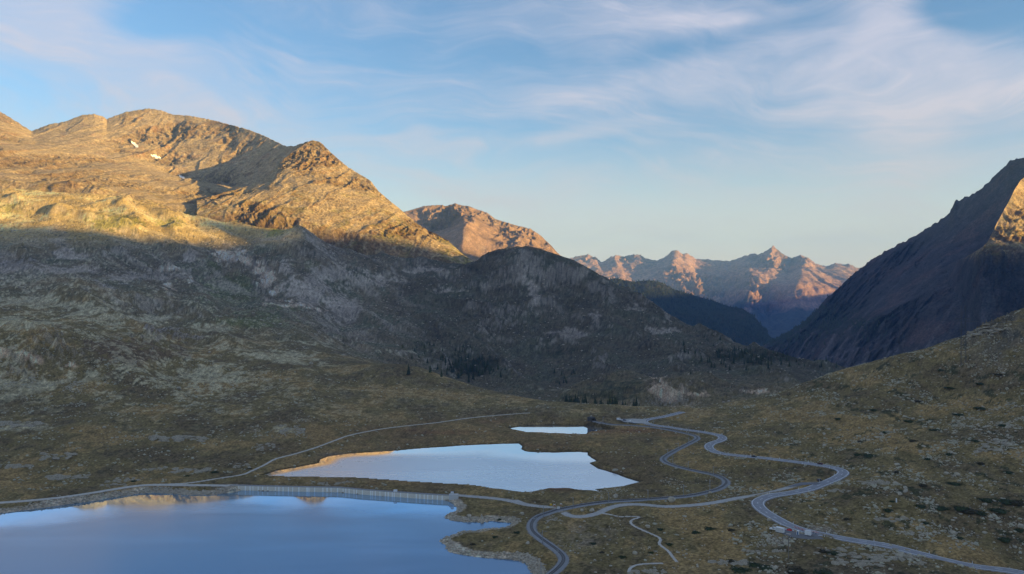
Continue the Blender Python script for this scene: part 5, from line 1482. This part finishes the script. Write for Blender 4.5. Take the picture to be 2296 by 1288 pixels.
# ------------------------------------------------------------------ poles, pylons, signs, portal
g = hit(1768, 1253); c = empty('utility_pole', g); H_ = 50 * g.y / F
MB().tube((0, 0, -.8), (0, 0, H_), .26, .2, 10).build('pole', M_WOOD, c)
MB().box(-1.1, 1.1, -.08, .08, H_ - .7, H_ - .52).build('crossarm', M_WOOD, c)
for x in (-.95, 0, .95): MB().tube((x, 0, H_ - .52), (x, 0, H_ - .2), .09, .06).build('insulator', M_WHITE, c)
tag(c, 'tall weathered wooden pole standing below the road works', 'utility pole')
M_PYL = plain('weathered_pylon_steel', (.10, .105, .11), .7, .2)
def pylon(x, y, top, spread, label):
    z0 = float(ground(x, y)[0]); H_ = top - z0
    r = empty('power_pylon', (x, y, z0), .15)
    for s in (-1, 1):
        mb = MB(); w = .55
        for dx, dy in ((-w, -w), (w, -w), (w, w), (-w, w)): mb.tube((s * spread + dx, dy, -1), (s * spread * .92 + dx * .45, dy * .45, H_), .075, .05, 4)
        n = int(H_ / 2.2)
        for k in range(n):
            za, zb = H_ * k / n, H_ * (k + 1) / n; f = 1 if k % 2 else -1; q = 1 - .55 * k / n
            mb.tube((s * spread - f * w * q, -w * q, za), (s * spread + f * w * q, -w * q, zb), .035, n=4)
            mb.tube((s * spread - f * w * q, w * q, za), (s * spread + f * w * q, w * q, zb), .035, n=4)
        mb.build('lattice_leg', M_PYL, r)
    mb = MB(); A = spread * 3.4
    for dz in (0, 1.2): mb.tube((-A, 0, H_ * .76 + dz * .6), (A, 0, H_ * .76 + dz * .6), .13, n=4)
    for k in range(12):
        x0 = -A + 2 * A * k / 12; x1 = -A + 2 * A * (k + 1) / 12; mb.tube((x0, 0, H_ * .76 + (.72 if k % 2 else 0)), (x1, 0, H_ * .76 + (0 if k % 2 else .72)), .06, n=4)
    mb.build('crossarm', M_PYL, r)
    mb = MB(); mb.tube((-spread, 0, H_ * .50), (spread, 0, H_ * .74), .1, n=4); mb.tube((spread, 0, H_ * .50), (-spread, 0, H_ * .74), .1, n=4); mb.build('cross_brace', M_PYL, r)
    tips = []
    for q in (-A * .96, -A * .62, 0, A * .62, A * .96):
        MB().tube((q, 0, H_ * .76), (q, 0, H_ * .76 - 2.2), .13, .1, 5).build('insulator', M_PYL, r)
        ca, sa = math.cos(.15), math.sin(.15)
        tips.append((x + q * ca, y + q * sa, z0 + H_ * .76 - 2.2))
    tag(r, label, 'pylon', 'power pylons on the right slope'); return tips
g1 = hit(2160, 816); t1 = pylon(g1.x, g1.y, CAMZ - (684 - CY) / F * g1.y, 2.6, 'nearest tall lattice pylon on the right slope')
D2 = 1500.0; x2 = (2020 - CX) / F * D2; t2 = pylon(x2, D2, CAMZ - (735 - CY) / F * D2, 3.0, 'second lattice pylon rising behind the right crest')
D3 = 2550.0; x3 = (1787 - CX) / F * D3; t3 = pylon(x3, D3, CAMZ - (768 - CY) / F * D3, 3.4, 'farthest lattice pylon before the shaded mountain')
t0 = [(q[0] + 520, q[1] - 330, q[2] + 52) for q in t1]
def wires(A, B, sag, label):
    mb = MB()
    for a, b in zip(A, B):
        a, b = Vector(a), Vector(b); last = a
        for k in range(1, 19):
            t = k / 18; p = a.lerp(b, t) - Vector((0, 0, 4 * sag * t * (1 - t))); mb.tube(last, p, .055, n=3); last = p
    tag(mb.build('power_cables', M_PYL), label, 'cables')
wires(t0, t1, 16, 'thin sagging cables from the nearest pylon out to the right'); wires(t1, t2, 22, 'thin cables between the nearest and second pylon'); wires(t2, t3, 30, 'thin cables between the second and farthest pylon')

def crossing_sign(px, py, label, rz):
    g = hit(px, py); r = empty('crossing_signal', g, rz)
    MB().tube((0, 0, -.3), (0, 0, 3.4), .09, n=8).build('post', M_GALV, r)
    for a in (-.5, .5):
        o = MB().box(-.85, .85, -.06, -.02, -.12, .12).build('cross_board', M_WHITE, r); o.location = (0, -.06 + a * .06, 3.0); o.rotation_euler = (0, a, 0)
    MB().tube((0, -.05, 2.2), (0, -.25, 2.2), .26, n=12).build('lamp', M_RED, r)
    MB().box(-.35, .35, -.2, .1, -.3, .25).build('base', M_CONC2, r)
    tag(r, label, 'crossing signal')
crossing_sign(1243, 1142, 'railway crossing signal with crossed boards left of the track', .1)
crossing_sign(1258, 1140, 'railway crossing signal with crossed boards right of the track', -.2)
def finger_post(px, py, label):
    g = hit(px, py); r = empty('trail_signpost', g)
    MB().tube((0, 0, -.3), (0, 0, 3.0), .07, n=8).build('post', M_GALV, r)
    for k in range(3):
        o = MB().prism([(-.1, 0), (1.2, 0), (1.45, .17), (1.2, .34), (-.1, .34)], -.03, .03).build('arm', M_YEL, r); o.location = (-.6 + .2 * (k % 2), -.1, 2.55 - .42 * k)
    tag(r, label, 'signpost')
finger_post(1235, 1139, 'yellow hiking signpost beside the level crossing')
g = hit(2010, 1127); c = empty('boundary_stone', g); MB().box(-.35, .35, -.3, .3, -.3, 2.3).build('shaft', M_WHITE, c, bevel=.06); MB().prism([(-.4, 2.3), (.4, 2.3), (0, 2.7)], -.35, .35).build('cap', M_WHITE, c)
tag(c, 'short white marker pillar on the right slope', 'marker pillar')
g = hit(1252.5, 1144); c = empty('relay_cabinet', g); MB().box(-.8, .8, -.5, .5, 0, 1.9).build('cabinet', M_WHITE, c, bevel=.05); MB().box(-.9, .9, -.6, .6, 1.9, 2.02).build('roof', M_OFFW, c); MB().box(-.6, .6, -.53, -.5, .2, 1.75).build('door', M_OFFW, c)
tag(c, 'small white signal cabinet at the level crossing', 'cabinet')

# tunnel portal at the end of the track
p0, p1 = railway[0], railway[6]; aa = math.atan2(p1[1] - p0[1], p1[0] - p0[0])
c = empty('tunnel_portal', (p0[0], p0[1], p0[2] - .6), aa); c.scale = (.62, .62, .62); tag(c, 'dark stone tunnel portal where the railway leaves the plain', 'tunnel portal')
M_PORT = plain('sooty_stone', (.085, .08, .078), .95, var=.35)
MB().box(-9, 0, -5.4, -2.4, -1, 6.2).build('side_wall', M_PORT, c); MB().box(-9, 0, 2.4, 5.4, -1, 6.2).build('side_wall', M_PORT, c)
MB().prism([(-9, 5.0), (.3, 5.0), (.3, 7.0), (-9, 7.6)], -5.6, 5.6).build('lintel', M_PORT, c)
MB().box(-9, -8.6, -2.4, 2.4, -1, 5.0).build('back', M_BLACK, c); MB().box(-8.6, -.2, -2.35, 2.35, 4.7, 4.98).build('soffit', M_BLACK, c)  # black panels stand in for the darkness inside the bore
MB().prism([(-1, -1), (3.5, -1), (0, 5.5), (-1, 6)], -6.1, -5.45).build('wing_wall', M_PORT, c); MB().prism([(-1, -1), (3.5, -1), (0, 5.5), (-1, 6)], 5.45, 6.1).build('wing_wall', M_PORT, c)

# ------------------------------------------------------------------ the air
def haze(density):
    x0, x1, y0, y1, z0, z1 = -12000, 14600, -8000, 22000, -701.0, HAZE_TOP
    v = [(x, y, z) for z in (z0, z1) for y in (y0, y1) for x in (x0, x1)]
    f = [(0, 2, 3, 1), (4, 5, 7, 6), (0, 1, 5, 4), (2, 6, 7, 3), (0, 4, 6, 2), (1, 3, 7, 5)]
    o = mesh_obj('haze', v, f)
    m = bpy.data.materials.new('haze'); m.use_nodes = True
    t = NT(m.node_tree); t.n.clear()
    out = t.node('ShaderNodeOutputMaterial'); p = t.node('ShaderNodeVolumePrincipled')
    p.inputs['Color'].default_value = (*HAZE_COLOR, 1); p.inputs['Density'].default_value = density
    p.inputs['Anisotropy'].default_value = 0.0
    t.link(p.outputs[0], out.inputs['Volume'])
    o.data.materials.append(m)
    tag(o, 'thin blue morning haze filling the valley', 'haze', kind='stuff')
HAZE_TOP = 1450.0
HAZE_COLOR = (0.26, 0.52, 1.0)
haze(3.4e-5)
